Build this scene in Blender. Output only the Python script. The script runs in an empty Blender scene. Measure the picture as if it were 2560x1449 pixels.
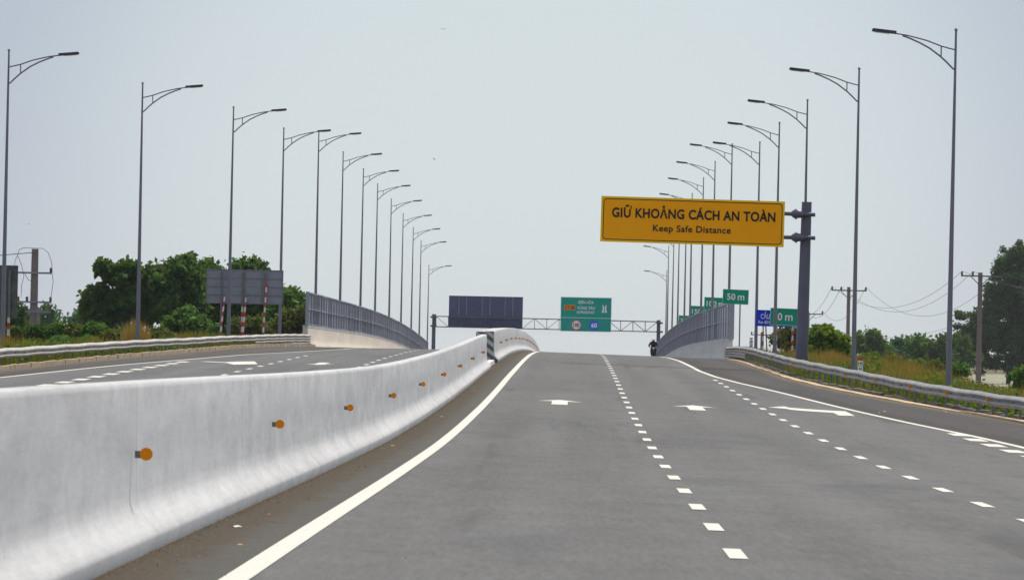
import bpy, math, random
import numpy as np
from mathutils import Vector, Matrix
rnd = random.Random(7); NR = np.random.default_rng(11)
SC = bpy.context.scene; COL = SC.collection
F = 13000.0; YH = 880.0; ROLL = math.radians(1.2); R = math.tan(ROLL); CZ = 5.0; PLAIN = 1.0; HAZE = .00005

# ---------------------------------------------------------------- placing
def at(x, y, d):
    """photo pixel (2560 wide) at distance d -> world point"""
    u = x + R * (y - 724.5); v = y - R * (x - 1280)
    return Vector(((u - 1280) * d / F, d, CZ - (v - YH) * d / F))
KY = [-60, 0, 20, 41.9, 61.3, 81.7, 93.7, 105.4, 118.6, 125.5, 144, 169.9, 193.5, 215, 243, 270, 300, 338, 370, 404, 437, 470, 503, 535, 568, 601, 634, 660, 3000]
KZ = [-1.62, -1.61, -1.63, -1.68, -1.745, -1.785, -1.765, -1.72, -1.65, -1.61, -1.47, -1.235, -1.05, -.89, -.735, -.68, -.69, -.78, -.9, -1.06, -1.28, -1.6, -2.02, -2.55, -3.2, -3.95, -4.75, -4.95, -4.95]
KZ = [z + (30 / F) * min(y, 640) for y, z in zip(KY, KZ)]
_yy = np.arange(-60, 760, 1.0); _zz = np.interp(_yy, KY, KZ)
_k = np.exp(-np.linspace(-2, 2, 25) ** 2); _k /= _k.sum()
_zs = np.convolve(np.pad(_zz, 12, mode='edge'), _k, mode='valid')
def Zp(Y): return CZ + float(np.interp(Y, _yy, _zs))
def C(Y): return -2.193 + .01273 * min(Y, 320) + max(0, Y - 320) * .0105
DZL = ([150, 230, 260, 340], [0, .06, .1, .05])
def zr(t, Y):                       # road surface
    if t > -1.0: return Zp(Y) - .02 * (min(t, 16) - 3.5)
    return Zp(Y) + float(np.interp(Y, *DZL))
def it(kn): 
    ys, ts = [k[0] for k in kn], [k[1] for k in kn]
    return lambda Y: float(np.interp(Y, ys, ts))
edgeR = it([(-60, 11.3), (101, 10.95), (111, 10.65), (122, 10.1), (138, 9.35), (158, 8.5), (175, 7.65), (188, 7.2), (203, 6.98), (900, 7.0)])
kerbR = it([(-60, 14.2), (100, 13.8), (129, 13.3), (147, 11.9), (163, 10.85), (175, 10.3), (191, 9.9), (231, 9.95), (285, 10.6), (325, 11.45), (332, 11.55)])
railR = it([(-60, 14.4), (100, 14.0), (129, 13.4), (140, 12.75), (155, 12.0), (171, 11.2), (190, 10.55), (201, 10.3), (227, 10.3), (260, 10.7), (290, 11.1), (325, 11.62), (332, 11.7)])
railRz = it([(-60, .6), (155, .6), (171, .65), (200, .7), (227, .72), (330, .76)])
edgeL = it([(-60, -14.9), (130, -14.9), (151, -14.6), (180, -13.5), (197, -12.55), (218, -11.5), (230, -10.5), (243, -9.6), (255, -9.25), (900, -9.25)])
kerbL = it([(-60, -17.0), (140, -16.4), (164, -15.9), (179, -15.5), (199, -15.0), (216, -14.35), (240, -13.95), (265, -13.6), (312, -13.4)])
railL = it([(-60, -17.4), (140, -16.8), (166, -16.3), (204, -15.45), (227, -14.8), (260, -14.3), (312, -13.85)])
railLz = it([(-60, .63), (167, .63), (204, .59), (227, .56), (260, .56), (290, .68), (312, .74)])

# ---------------------------------------------------------------- object helpers
def tag(o, label=None, cat=None, group=None, kind=None):
    if label: o['label'] = label
    if cat: o['category'] = cat
    if group: o['group'] = group
    if kind: o['kind'] = kind
    return o
def empty(name, loc, label, cat, group=None, rot=(0, 0, 0)):
    o = bpy.data.objects.new(name, None); COL.objects.link(o); o.location = loc; o.rotation_euler = rot
    o.empty_display_size = .3
    return tag(o, label, cat, group)
class MB:
    def __init__(s): s.v = []; s.f = []; s.uv = {}
    def add(s, vs, fs):
        n = len(s.v); s.v += [tuple(p) for p in vs]; s.f += [tuple(i + n for i in q) for q in fs]; return n
    def box(s, c, sz, M=None):
        x, y, z = sz[0] / 2, sz[1] / 2, sz[2] / 2; c = Vector(c)
        vs = [Vector((a * x, b * y, e * z)) for a in (-1, 1) for b in (-1, 1) for e in (-1, 1)]
        if M: vs = [M @ p for p in vs]
        s.add([p + c for p in vs], [(0, 1, 3, 2), (4, 6, 7, 5), (0, 4, 5, 1), (2, 3, 7, 6), (0, 2, 6, 4), (1, 5, 7, 3)])
    def bar(s, a, b, w, h=None):
        a, b = Vector(a), Vector(b); h = h or w; d = (b - a); L = d.length
        if L < 1e-6: return
        q = d.to_track_quat('Y', 'Z').to_matrix(); s.box((a + b) / 2, (w, L, h), q)
    def tube(s, pts, rad, n=8, cap=True):
        pts = [Vector(p) for p in pts]; rad = rad if isinstance(rad, (list, tuple)) else [rad] * len(pts)
        base = len(s.v); prev = None
        for i, p in enumerate(pts):
            d = (pts[min(i + 1, len(pts) - 1)] - pts[max(i - 1, 0)]).normalized()
            if prev is None:
                a = Vector((0, 0, 1)) if abs(d.z) < .9 else Vector((1, 0, 0)); u = d.cross(a).normalized()
            else: u = (prev - d * prev.dot(d)).normalized()
            prev = u; w = d.cross(u)
            for k in range(n):
                g = 2 * math.pi * k / n; s.v.append(tuple(p + (u * math.cos(g) + w * math.sin(g)) * rad[i]))
        for i in range(len(pts) - 1):
            for k in range(n):
                a = base + i * n + k; b = base + i * n + (k + 1) % n; s.f.append((a, b, b + n, a + n))
        if cap:
            s.f.append(tuple(base + k for k in range(n))[::-1]); s.f.append(tuple(base + (len(pts) - 1) * n + k for k in range(n)))
    def disc(s, c, r, th, n=24, axis='Y'):
        c = Vector(c); b = len(s.v)
        for e in (-th / 2, th / 2):
            for k in range(n):
                g = 2 * math.pi * k / n
                p = Vector((r * math.cos(g), e, r * math.sin(g))) if axis == 'Y' else Vector((e, r * math.cos(g), r * math.sin(g)))
                s.v.append(tuple(c + p))
        s.f.append(tuple(b + k for k in range(n))); s.f.append(tuple(b + n + k for k in range(n))[::-1])
        for k in range(n): s.f.append((b + k, b + n + k, b + n + (k + 1) % n, b + (k + 1) % n))
    def sweep(s, prof, ys, tf, zf, cap=True, closed=True):
        """profile of (dx, dz) swept along the road"""
        m = len(prof); b = len(s.v)
        for Y in ys:
            t = tf(Y); X = C(Y) + t; Z = zf(t, Y)
            for dx, dz in prof: s.v.append((X + dx, Y, Z + dz))
        rng = m if closed else m - 1
        for i in range(len(ys) - 1):
            for k in range(rng):
                a = b + i * m + k; c = b + i * m + (k + 1) % m; s.f.append((a, c, c + m, a + m))
        if cap and closed:
            s.f.append(tuple(b + k for k in range(m))[::-1]); s.f.append(tuple(b + (len(ys) - 1) * m + k for k in range(m)))
    def build(s, name, mat, parent=None, smooth=False, label=None, offset=None, angle=None):
        me = bpy.data.meshes.new(name); off = Vector(offset) if offset is not None else Vector((0, 0, 0))
        if parent is not None and offset is None: off = Vector(parent.location) if parent.get('_world') else off
        me.from_pydata([(a - off.x, b - off.y, c - off.z) for a, b, c in s.v], [], s.f)
        import bmesh
        bm = bmesh.new(); bm.from_mesh(me); bmesh.ops.recalc_face_normals(bm, faces=bm.faces); bm.to_mesh(me); bm.free()
        if smooth:
            me.polygons.foreach_set('use_smooth', [True] * len(me.polygons))
            if angle: me.set_sharp_from_angle(angle=math.radians(angle))
        me.materials.append(mat); me.update()
        o = bpy.data.objects.new(name, me); COL.objects.link(o)
        if parent is not None: o.parent = parent
        if label: o['label'] = label
        return o
def world_root(name, loc, label, cat, group=None):
    o = empty(name, loc, label, cat, group); return o
def np_mesh(name, V, Fq, mat, parent=None, off=(0, 0, 0)):
    """V (n,3), Fq (m,k) constant k"""
    me = bpy.data.meshes.new(name); V = np.asarray(V, np.float32) - np.asarray(off, np.float32); k = Fq.shape[1]
    me.vertices.add(len(V)); me.vertices.foreach_set('co', V.ravel())
    me.loops.add(Fq.size); me.loops.foreach_set('vertex_index', Fq.ravel().astype(np.int32))
    me.polygons.add(len(Fq)); me.polygons.foreach_set('loop_start', np.arange(0, Fq.size, k, dtype=np.int32))
    me.materials.append(mat); me.update(calc_edges=True); me.validate()
    o = bpy.data.objects.new(name, me); COL.objects.link(o)
    if parent is not None: o.parent = parent
    return o
def copy_tree(o, parent=None):
    c = o.copy(); COL.objects.link(c); c.parent = parent
    for ch in list(o.children): copy_tree(ch, c)
    return c

# ---------------------------------------------------------------- materials
class NT:
    def __init__(s, name):
        s.m = bpy.data.materials.new(name); s.m.use_nodes = True; s.t = s.m.node_tree; s.t.nodes.clear()
        s.out = s.n('ShaderNodeOutputMaterial'); s.b = s.n('ShaderNodeBsdfPrincipled'); s.l(s.b.outputs[0], s.out.inputs['Surface'])
        s.tc = s.n('ShaderNodeTexCoord')
    def n(s, ty, **k):
        q = s.t.nodes.new(ty)
        for a, b in k.items(): setattr(q, a, b)
        return q
    def l(s, a, b): s.t.links.new(a, b)
    def val(s, x, sock):
        if isinstance(x, (int, float)): sock.default_value = x
        elif isinstance(x, tuple): sock.default_value = x if len(x) == 4 or len(x) == 3 and sock.type == 'VECTOR' else (*x, 1)
        else: s.l(x, sock)
    def math(s, op, a, b=0.0, c=None):
        q = s.n('ShaderNodeMath', operation=op); s.val(a, q.inputs[0]); s.val(b, q.inputs[1])
        if c is not None: s.val(c, q.inputs[2])
        return q.outputs[0]
    def mapping(s, src, sc=(1, 1, 1), loc=(0, 0, 0)):
        q = s.n('ShaderNodeMapping'); s.l(src, q.inputs[0]); q.inputs['Scale'].default_value = sc; q.inputs['Location'].default_value = loc
        return q.outputs[0]
    def noise(s, vec, scale=1, detail=4, rough=.55):
        q = s.n('ShaderNodeTexNoise'); s.l(vec, q.inputs['Vector']); q.inputs['Scale'].default_value = scale
        q.inputs['Detail'].default_value = detail; q.inputs['Roughness'].default_value = rough; return q.outputs[0]
    def ramp(s, fac, stops, interp='LINEAR'):
        q = s.n('ShaderNodeValToRGB'); s.l(fac, q.inputs[0]); q.color_ramp.interpolation = interp
        e = q.color_ramp.elements
        while len(e) < len(stops): e.new(.5)
        for i, (p, c) in enumerate(stops):
            e[i].position = p; e[i].color = (*c, 1) if isinstance(c, tuple) else (c, c, c, 1)
        return q.outputs[0]
    def mix(s, f, a, b, mode='MIX'):
        q = s.n('ShaderNodeMix', data_type='RGBA', blend_type=mode); s.val(f, q.inputs[0]); s.val(a, q.inputs[6]); s.val(b, q.inputs[7]); return q.outputs[2]
    def mrange(s, x, a, b, c=0., d=1., smooth=True):
        q = s.n('ShaderNodeMapRange'); 
        if smooth: q.interpolation_type = 'SMOOTHSTEP'
        s.val(x, q.inputs[0]); s.val(a, q.inputs[1]); s.val(b, q.inputs[2]); s.val(c, q.inputs[3]); s.val(d, q.inputs[4]); return q.outputs[0]
    def bump(s, h, st=.3, dist=.02):
        q = s.n('ShaderNodeBump'); s.l(h, q.inputs['Height']); q.inputs['Strength'].default_value = st; q.inputs['Distance'].default_value = dist
        s.l(q.outputs[0], s.b.inputs['Normal'])
    def set(s, col=None, rough=None, metal=None, spec=None):
        for k, v in (('Base Color', col), ('Roughness', rough), ('Metallic', metal), ('Specular IOR Level', spec)):
            if v is not None: s.val(v, s.b.inputs[k])
        return s.m
def simple(name, col, rough=.6, metal=0, var=.12, scale=3, spec=.15):
    t = NT(name); nz = t.noise(t.tc.outputs['Object'], scale, 5, .6)
    lo = tuple(c * (1 - var) for c in col); hi = tuple(min(1, c * (1 + var)) for c in col)
    return t.set(t.ramp(nz, [(.3, lo), (.7, hi)]), rough, metal, spec)

def mat_asphalt(name, base, shoulder, sign):
    """uv = (t, Y); sign +1 right carriageway, -1 left"""
    t = NT(name); uv = t.n('ShaderNodeUVMap').outputs[0]; sep = t.n('ShaderNodeSeparateXYZ'); t.l(uv, sep.inputs[0]); T, Y = sep.outputs[0], sep.outputs[1]
    ob = t.tc.outputs['Object']
    fine = t.noise(t.mapping(ob, (1, 1, 1)), 55, 3, .7)
    med = t.noise(t.mapping(ob, (1, .35, 1)), 1.4, 5, .6)
    big = t.noise(t.mapping(ob, (.5, .04, 1)), .9, 4, .55); gr2 = t.noise(t.mapping(ob, (1, .07, 1)), 16, 4, .85)
    streak = t.noise(t.mapping(uv, (1, .012, 1)), 1.3, 3, .5)
    k = t.math('MULTIPLY_ADD', t.math('SUBTRACT', fine, .5), .7, 1.0)
    k = t.math('ADD', k, t.math('MULTIPLY', t.math('SUBTRACT', med, .5), .40))
    k = t.math('ADD', k, t.math('MULTIPLY', t.math('SUBTRACT', big, .5), .45)); k = t.math('ADD', k, t.math('MULTIPLY', t.math('SUBTRACT', gr2, .5), .9))
    k = t.math('ADD', k, t.math('MULTIPLY', t.math('SUBTRACT', streak, .5), .35))
    # polished pale wheel tracks / oil line between them
    wp = t.math('COSINE', t.math('MULTIPLY', T, 2 * math.pi / 1.75)); k = t.math('ADD', k, t.math('MULTIPLY', wp, .04))
    sh = t.n('ShaderNodeAttribute'); sh.attribute_name = 'shoulder'
    nn = t.math('ADD', sh.outputs['Fac'], t.math('MULTIPLY', t.math('SUBTRACT', med, .5), .25))
    m = t.mrange(nn, .40, .60)
    c = t.mix(m, base, shoulder)
    c = t.mix(1.0, c, t.n('ShaderNodeCombineColor').outputs[0], 'MULTIPLY')
    cc = [q for q in t.t.nodes if q.type == 'COMBINE_COLOR'][-1]
    for i in range(3): t.l(k, cc.inputs[i])
    # dirt beside the median barrier
    if sign > 0:
        edge = t.math('ADD', T, t.math('MULTIPLY', t.math('SUBTRACT', t.noise(t.mapping(ob, (1, .5, 1)), 3, 6, .7), .5), .75))
        d = t.mrange(edge, -.60, -.22, 1, 0)
        grain = t.noise(t.mapping(ob, (1, .3, 1)), 20, 5, .85)
        dc = t.ramp(grain, [(.3, (.016, .009, .005)), (.48, (.06, .036, .019)), (.6, (.11, .072, .04)), (.75, (.30, .21, .11))])
        c = t.mix(t.math('MULTIPLY', d, .95), c, dc)
        gutter = t.mrange(T, -.12, -.0, .62, 0)
        c = t.mix(gutter, c, (.058, .056, .044))
        sp = t.mrange(t.noise(ob, 34, 2, .5), .70, .74, 0, .8)
        sp = t.math('MULTIPLY', sp, t.mrange(T, .1, 1.0, 1, 0)); c = t.mix(sp, c, (.045, .04, .035))
    # dirt & dust towards the outer kerb
    kd = t.n('ShaderNodeAttribute'); kd.attribute_name = 'kerbdist'
    e = t.math('ADD', kd.outputs['Fac'], t.math('MULTIPLY', t.math('SUBTRACT', med, .5), .8))
    c = t.mix(t.mrange(e, .1, .55, .6, 0), c, (.17, .135, .09))
    # a few dark scuffs and skid streaks
    sk = t.noise(t.mapping(uv, (1.2, .05, 1), (3, 1.7, 0)), .8, 3, .6)
    c = t.mix(t.mrange(sk, .60, .72, 0, .4), c, (.05, .05, .055))
    sk2 = t.noise(t.mapping(uv, (.7, .20, 1), (9, 4, 0)), .55, 4, .6)
    c = t.mix(t.mrange(sk2, .54, .70, 0, .34), c, (.07, .07, .08))
    band = t.math('MULTIPLY', t.mrange(nn, .55, .72, 0, 1), t.mrange(nn, 1.6, 2.6, 1, 0)); grit = t.mrange(t.noise(t.mapping(ob, (1, .5, 1)), 9, 6, .8), .35, .65, .15, 1)
    c = t.mix(t.math('MULTIPLY', t.math('MULTIPLY', band, grit), .6), c, (.032, .030, .028))
    peb = t.mrange(t.noise(ob, 26, 2, .4), .66, .72, 0, .55); c = t.mix(peb, c, (.05, .05, .048))
    t.bump(fine, .35, .01)
    return t.set(c, .9, 0, .15)
def mat_concrete(name, base, streaks=.5, joints=None, YS=1.0):
    t = NT(name); ob = t.tc.outputs['Object']
    a = t.noise(t.mapping(ob, (2, YS * 2.2, 1.3)), 1.7, 7, .72); b = t.noise(t.mapping(ob, (1, YS * 1.2, 1)), 2.6, 7, .7); f = t.noise(t.mapping(ob, (1, .06 if YS < .9 else .5, 1)), 26, 4, .8); g = t.noise(t.mapping(ob, (1, .25 * YS, 1.2)), .9, 3, .5)
    k = t.math('ADD', 1.0, t.math('MULTIPLY', t.math('SUBTRACT', a, .5), .40 * streaks))
    k = t.math('ADD', k, t.math('MULTIPLY', t.math('SUBTRACT', b, .5), .30 + .25 * streaks)); k = t.math('ADD', k, t.math('MULTIPLY', t.math('SUBTRACT', f, .5), .34))
    k = t.math('ADD', k, t.math('MULTIPLY', t.math('SUBTRACT', g, .5), .25 + .2 * streaks))
    dk = t.mrange(t.noise(t.mapping(ob, (3, YS * 3, .7)), 1.2, 8, .78), .57, .72, 0, .55 * streaks)
    cc = t.n('ShaderNodeCombineColor')
    for i in range(3): t.l(k, cc.inputs[i])
    c = t.mix(1.0, base, cc.outputs[0], 'MULTIPLY'); c = t.mix(dk, c, tuple(x * .55 for x in base))
    sep = t.n('ShaderNodeSeparateXYZ'); t.l(ob, sep.inputs[0])
    if joints:
        w = t.math('ADD', sep.outputs[1], t.math('MULTIPLY', b, .03))
        fr = t.math('ABSOLUTE', t.math('SUBTRACT', t.math('FRACT', t.math('DIVIDE', w, joints)), .5))
        c = t.mix(t.mrange(fr, .0, .03 / joints, .45, 0), c, (.10, .10, .10))
    bm_ = t.math('ADD', t.math('MULTIPLY', f, .3), b); t.bump(bm_, .12, .01)
    return t.set(c, .85, 0, .2)
M = {}
M['asphaltR'] = mat_asphalt('asphalt_right', (.117, .121, .126), (.064, .063, .064), 1)
M['asphaltL'] = mat_asphalt('asphalt_left', (.120, .124, .131), (.075, .073, .072), -1)
def mat_paint():
    t = NT('road_paint'); ob = t.tc.outputs['Object']
    n1 = t.noise(t.mapping(ob, (1, .12, 1)), 14, 7, .8); n2 = t.noise(t.mapping(ob, (1, .2, 1)), 40, 4, .75)
    c = t.mix(t.mrange(n1, .55, .72, 0, .55), (.60, .59, .55), (.27, .26, .23)); c = t.mix(t.mrange(n2, .62, .70, 0, .6), c, (.2, .19, .18))
    return t.set(c, .7, 0, .3)
M['paint'] = mat_paint()
M['barrier'] = mat_concrete('barrier_concrete', (.51, .528, .555), 1.2, 12.0, .22)
M['parapet'] = mat_concrete('parapet_concrete', (.62, .61, .60), 1.0, 2.0, .35)
M['cream'] = mat_concrete('sunlit_cream_concrete', (.66, .60, .52), .8, 4.0, .35)  # sunlight on the left parapet is partly put into this concrete colour
M['barrierfar'] = mat_concrete('bridge_barrier_concrete', (.51, .525, .54), .8, 12.0, .3)
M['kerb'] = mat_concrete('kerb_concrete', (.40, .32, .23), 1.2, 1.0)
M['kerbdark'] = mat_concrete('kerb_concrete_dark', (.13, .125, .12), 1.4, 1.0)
M['sand'] = simple('sand_strip', (.52, .40, .26), .9, 0, .3, 2.5)
M['steel'] = simple('galvanised_steel', (.17, .175, .19), .5, .3, .12, 1.5)
M['lampsteel'] = simple('lamp_steel', (.20, .20, .25), .5, .2, .10, 1.2)
M['lamphead'] = simple('lamp_housing', (.07, .065, .09), .45, .2, .1, 3)
M['railsteel'] = simple('rail_steel', (.33, .33, .335), .5, .25, .22, 2); M['railsteelLit'] = simple('rail_steel_sunlit', (.42, .41, .39), .5, .25, .22, 2)  # the left rail's brighter copy has its sunlight put into the colour
def mat_slat(name, base, var=.5):
    t = NT(name); g = t.n('ShaderNodeNewGeometry'); nz = t.noise(t.mapping(t.tc.outputs['Object'], (1, .35, .5)), 1.5, 5, .7)
    k = t.math('ADD', t.math('MULTIPLY', g.outputs['Random Per Island'], .5), t.math('MULTIPLY', nz, .6))
    return t.set(t.ramp(k, [(.25, tuple(c * (1 - var) for c in base)), (.8, tuple(c * (1 + var) for c in base))]), .55, .1, .2)
M['fencesteel'] = mat_slat('fence_steel', (.29, .30, .36), .4); M['fencesteelL'] = mat_slat('fence_steel_left', (.27, .285, .345), .5)
M['panel'] = mat_slat('fence_panel_steel', (.40, .41, .47), .2); M['postpale'] = simple('fence_post_pale', (.30, .31, .36), .45, .2, .3, 2); M['coping'] = simple('bright_base_plate', (.55, .56, .56), .4, .1, .25, .5)
M['bracket'] = simple('pale_bracket', (.6, .62, .64), .4, .5, .1)
M['orange'] = simple('amber_reflector', (.80, .26, .004), .5, 0, .08, 40)
SIGNS = 1
M['yellow'] = simple('amber_sign_sheet', (1.0, .405, .0), .9, 0, .03, 1)
M['yellowrim'] = simple('amber_sign_rim', (1.0, .58, .01), .9, 0, .03, 1)
M['black'] = simple('black_vinyl', (.018, .018, .02), .5, 0, .1)
M['green'] = simple('green_sign_sheet', (.002, .30, .20), .8, 0, .05, 1)
M['green2'] = simple('green_sign_sheet_gantry', (.002, .33, .28), .8, 0, .05, 1)
M['blue'] = simple('blue_sign_sheet', (.008, .035, .60), .8, 0, .04, 1)
M['blue2'] = simple('blue_disc_sheet', (.03, .15, .72), .5, 0, .04, 1)
M['white'] = simple('white_vinyl', (.82, .84, .84), .5, 0, .03)
M['red'] = simple('red_paint', (.62, .03, .03), .5, 0, .06)
M['signback'] = simple('sign_back_aluminium', (.25, .26, .32), .5, .3, .12, 1.0)
M['signbackdark'] = simple('sign_back_dark', (.085, .10, .19), .6, .1, .15, .7)
M['signbackshade'] = simple('sign_back_shaded', (.11, .12, .12), .7, .1, .25, 2)  # darker copy of the sign back, its shade put into the colour
M['ribs'] = simple('sign_ribs', (.20, .21, .25), .5, .3, .1)
M['poledark'] = simple('sign_column_steel', (.125, .13, .18), .45, .4, .15, 1.2)
M['poleconc'] = mat_concrete('pole_concrete', (.22, .18, .185), 1.0)
M['wire'] = simple('wire', (.10, .10, .11), .5, .2, .1)
M['ceramic'] = simple('brown_ceramic', (.12, .07, .06), .4, 0, .1)
def mat_stripe(name, c1, c2, per, diag=0., axis=2):
    t = NT(name); sep = t.n('ShaderNodeSeparateXYZ'); t.l(t.tc.outputs['Object'], sep.inputs[0])
    a = sep.outputs[2] if not diag else t.math('ADD', sep.outputs[2], t.math('MULTIPLY', t.math('ADD', sep.outputs[0], t.math('MULTIPLY', sep.outputs[1], .3)), -diag))
    fr = t.math('FRACT', t.math('DIVIDE', a, per)); k = t.math('GREATER_THAN', fr, .5)
    nz = t.noise(t.tc.outputs['Object'], 6, 5, .7); c = t.mix(k, c1, c2); c = t.mix(t.mrange(nz, .55, .8, 0, .35), c, (.3, .29, .27))
    return t.set(c, .6, 0, .3)
M['redwhite'] = mat_stripe('red_white_bands', (.45, .03, .035), (.58, .58, .57), .56)
M['chevron'] = mat_stripe('black_white_stripes', (.09, .095, .105), (.44, .44, .43), .34, -.75)
def mat_leaf(name, cols, trans=.25):
    t = NT(name); g = t.n('ShaderNodeNewGeometry'); r = g.outputs['Random Per Island']
    big = t.noise(t.tc.outputs['Object'], .55, 3, .6)
    f = t.math('ADD', t.math('MULTIPLY', r, .45), t.math('MULTIPLY', t.math('SUBTRACT', big, .2), .9))
    c = t.ramp(f, [(i / (len(cols) - 1) * .8 + .1, c) for i, c in enumerate(cols)])
    tr = t.n('ShaderNodeBsdfTranslucent'); t.l(t.mix(.5, c, (.25, .35, .03), 'MIX'), tr.inputs[0]); t.l(c, t.b.inputs['Base Color'])
    t.b.inputs['Roughness'].default_value = .6; t.b.inputs['Specular IOR Level'].default_value = .08
    mx = t.n('ShaderNodeMixShader'); mx.inputs[0].default_value = trans; t.l(t.b.outputs[0], mx.inputs[1]); t.l(tr.outputs[0], mx.inputs[2]); t.l(mx.outputs[0], t.out.inputs['Surface'])
    return t.m
M['leafdark'] = mat_leaf('leaves_dark', [(.006, .034, .013), (.018, .085, .02), (.065, .18, .03)], .3)
M['leafmid'] = mat_leaf('leaves_mid', [(.018, .08, .02), (.04, .14, .025), (.09, .21, .03)], .3)
M['leafbright'] = mat_leaf('leaves_bright', [(.05, .11, .015), (.11, .20, .02), (.20, .27, .03)], .35)
M['leafolive'] = mat_leaf('leaves_olive', [(.03, .055, .015), (.075, .095, .02), (.14, .13, .03)], .25)
M['leaffar'] = mat_leaf('leaves_far', [(.012, .075, .04), (.025, .12, .055), (.05, .17, .06)], .25)
M['leafgrey'] = mat_leaf('leaves_grey_green', [(.008, .036, .016), (.022, .075, .028), (.06, .14, .05)], .25)
M['grass'] = mat_leaf('grass_blades', [(.04, .085, .012), (.10, .14, .015), (.20, .19, .025), (.30, .20, .06)], .28)
M['drygrass'] = mat_leaf('dry_grass', [(.17, .08, .022), (.34, .17, .05), (.46, .27, .10)], .28)
M['weed'] = mat_leaf('golden_weeds', [(.26, .14, .03), (.42, .26, .06), (.5, .34, .10)], .2)
M['bark'] = mat_concrete('bark', (.09, .07, .055), 1.2)
def mat_ground():
    t = NT('verge_ground'); ob = t.tc.outputs['Object']; a = t.noise(ob, .25, 6, .65); b = t.noise(ob, 3, 5, .7); f = t.math('ADD', t.math('MULTIPLY', a, .7), t.math('MULTIPLY', b, .3))
    t.bump(b, .6, .1)
    return t.set(t.ramp(f, [(.32, (.035, .055, .015)), (.45, (.08, .09, .025)), (.55, (.14, .11, .05)), (.68, (.20, .15, .08))]), .95, 0, .1)
M['ground'] = mat_ground()
t = NT('pond_water'); nz = t.noise(t.mapping(t.tc.outputs['Object'], (.02, .006, 1)), 4, 4, .6)
M['water'] = t.set(t.ramp(nz, [(.35, (.21, .215, .155)), (.65, (.27, .27, .20))]), .75, 0, .1)
M['jacket'] = simple('dark_jacket', (.045, .03, .035), .8, 0, .2, 8)
M['skin'] = simple('skin', (.35, .2, .13), .6)
M['helmet'] = simple('pale_helmet', (.9, .92, .92), .3)
M['rubber'] = simple('black_rubber', (.02, .02, .02), .8)
M['bikepaint'] = simple('dark_bike_paint', (.04, .05, .06), .35, .2)
M['litterw'] = simple('pale_plastic', (.7, .66, .64), .5); M['litterr'] = simple('red_plastic', (.6, .05, .08), .5); M['litterb'] = simple('brown_scrap', (.45, .25, .12), .8)
M['stone'] = simple('debris_stone', (.14, .12, .10), .9, 0, .5, 8)
M['bird'] = simple('bird_feathers', (.06, .06, .065), .8)

# ---------------------------------------------------------------- ground, roads
def yr(a, b, st): return list(np.arange(a, b, st)) + [b]
def ground_z(X, Y):
    t = X - C(Y); tl, tr = kerbL(Y) - .1, kerbR(Y) + .5
    n = .12 * math.sin(X * .31 + Y * .07) + .08 * math.sin(X * .9 - Y * .23)
    if Y > 740: return PLAIN
    br = max(0, min(1, (Y - 318) / 14.0))
    if tl < t < tr: z = zr(t, Y) - .25
    elif t >= tr:
        e = t - tr; z0 = zr(tr, Y) - .12
        z = z0 - (.035 if Y > 185 else .035 + .05 * min(1, (185 - Y) / 25)) * min(e, 5) - max(0, e - 5) * .2; z = max(z, PLAIN) + n * min(1, e / 3)
    else:
        e = tl - t; z0 = zr(tl, Y) - .05
        z = z0 - .03 * min(e, 4) - max(0, e - 4) * .16; z = max(z, PLAIN) + n * min(1, e / 3)
    z = z * (1 - br) + (PLAIN + n) * br
    if Y > 600: z = min(z, zr(0, Y) - .5) if tl - 3 < t < tr + 3 else z
    return z
xs = [-9000, -3000, -1000, -400, -200, -120, -80] + list(np.arange(-60, -8, 2.0)) + list(np.arange(-8, 22, 1.0)) + list(np.arange(22, 70, 3.0)) + [80, 120, 200, 400, 1000, 3000, 9000]
ys = [-2500, -500, -60] + list(np.arange(-40, 360, 4.0)) + list(np.arange(360, 800, 20.0)) + [900, 1100, 1500, 2500, 5000, 16000]
V = np.array([(x, y, ground_z(x, y)) for y in ys for x in xs]); nx = len(xs)
Fq = np.array([(j * nx + i, j * nx + i + 1, (j + 1) * nx + i + 1, (j + 1) * nx + i) for j in range(len(ys) - 1) for i in range(nx - 1)])
tag(np_mesh('ground', V, Fq, M['ground']), kind='structure')

def road(name, t0, t1, ts, mat, edge, kerb, y0=-60, y1=660):
    Y = yr(y0, y1, 3.0); Vv, uv, sh, kd = [], [], [], []
    for y in Y:
        a, b = t0(y), t1(y)
        for s in ts:
            tt = a + (b - a) * s; Vv.append((C(y) + tt, y, zr(tt, y) if t0(y) > -1.2 else zr(min(tt, -1.1), y))); uv.append((tt, y))
            sg = 1 if edge(y) > 0 else -1
            sh.append(.5 + (tt - edge(y)) * sg / .5); kd.append((kerb(y) - tt) * sg)
    n = len(ts); Fq = np.array([(j * n + i, j * n + i + 1, (j + 1) * n + i + 1, (j + 1) * n + i) for j in range(len(Y) - 1) for i in range(n - 1)])
    o = np_mesh(name, np.array(Vv), Fq, mat); me = o.data
    L = me.uv_layers.new(name='UVMap'); idx = np.empty(len(me.loops), np.int32); me.loops.foreach_get('vertex_index', idx)
    L.data.foreach_set('uv', np.array(uv, np.float32)[idx].ravel())
    for nm, arr in (('shoulder', sh), ('kerbdist', kd)):
        A = me.attributes.new(nm, 'FLOAT', 'POINT'); A.data.foreach_set('value', np.clip(np.array(arr, np.float32), -3, 12))
    me.polygons.foreach_set('use_smooth', [True] * len(me.polygons))
    return tag(o, kind='structure')
ts = [0, .02, .05, .1] + list(np.linspace(.15, .98, 60)) + [1]
road('road', lambda y: -1.15 if y < 640 else -1.15, lambda y: kerbR(y) + .02, ts, M['asphaltR'], edgeR, kerbR)
road('road', lambda y: kerbL(y), lambda y: -1.2, [0, .02] + list(np.linspace(.04, 1, 60)), M['asphaltL'], edgeL, kerbL)

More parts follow.
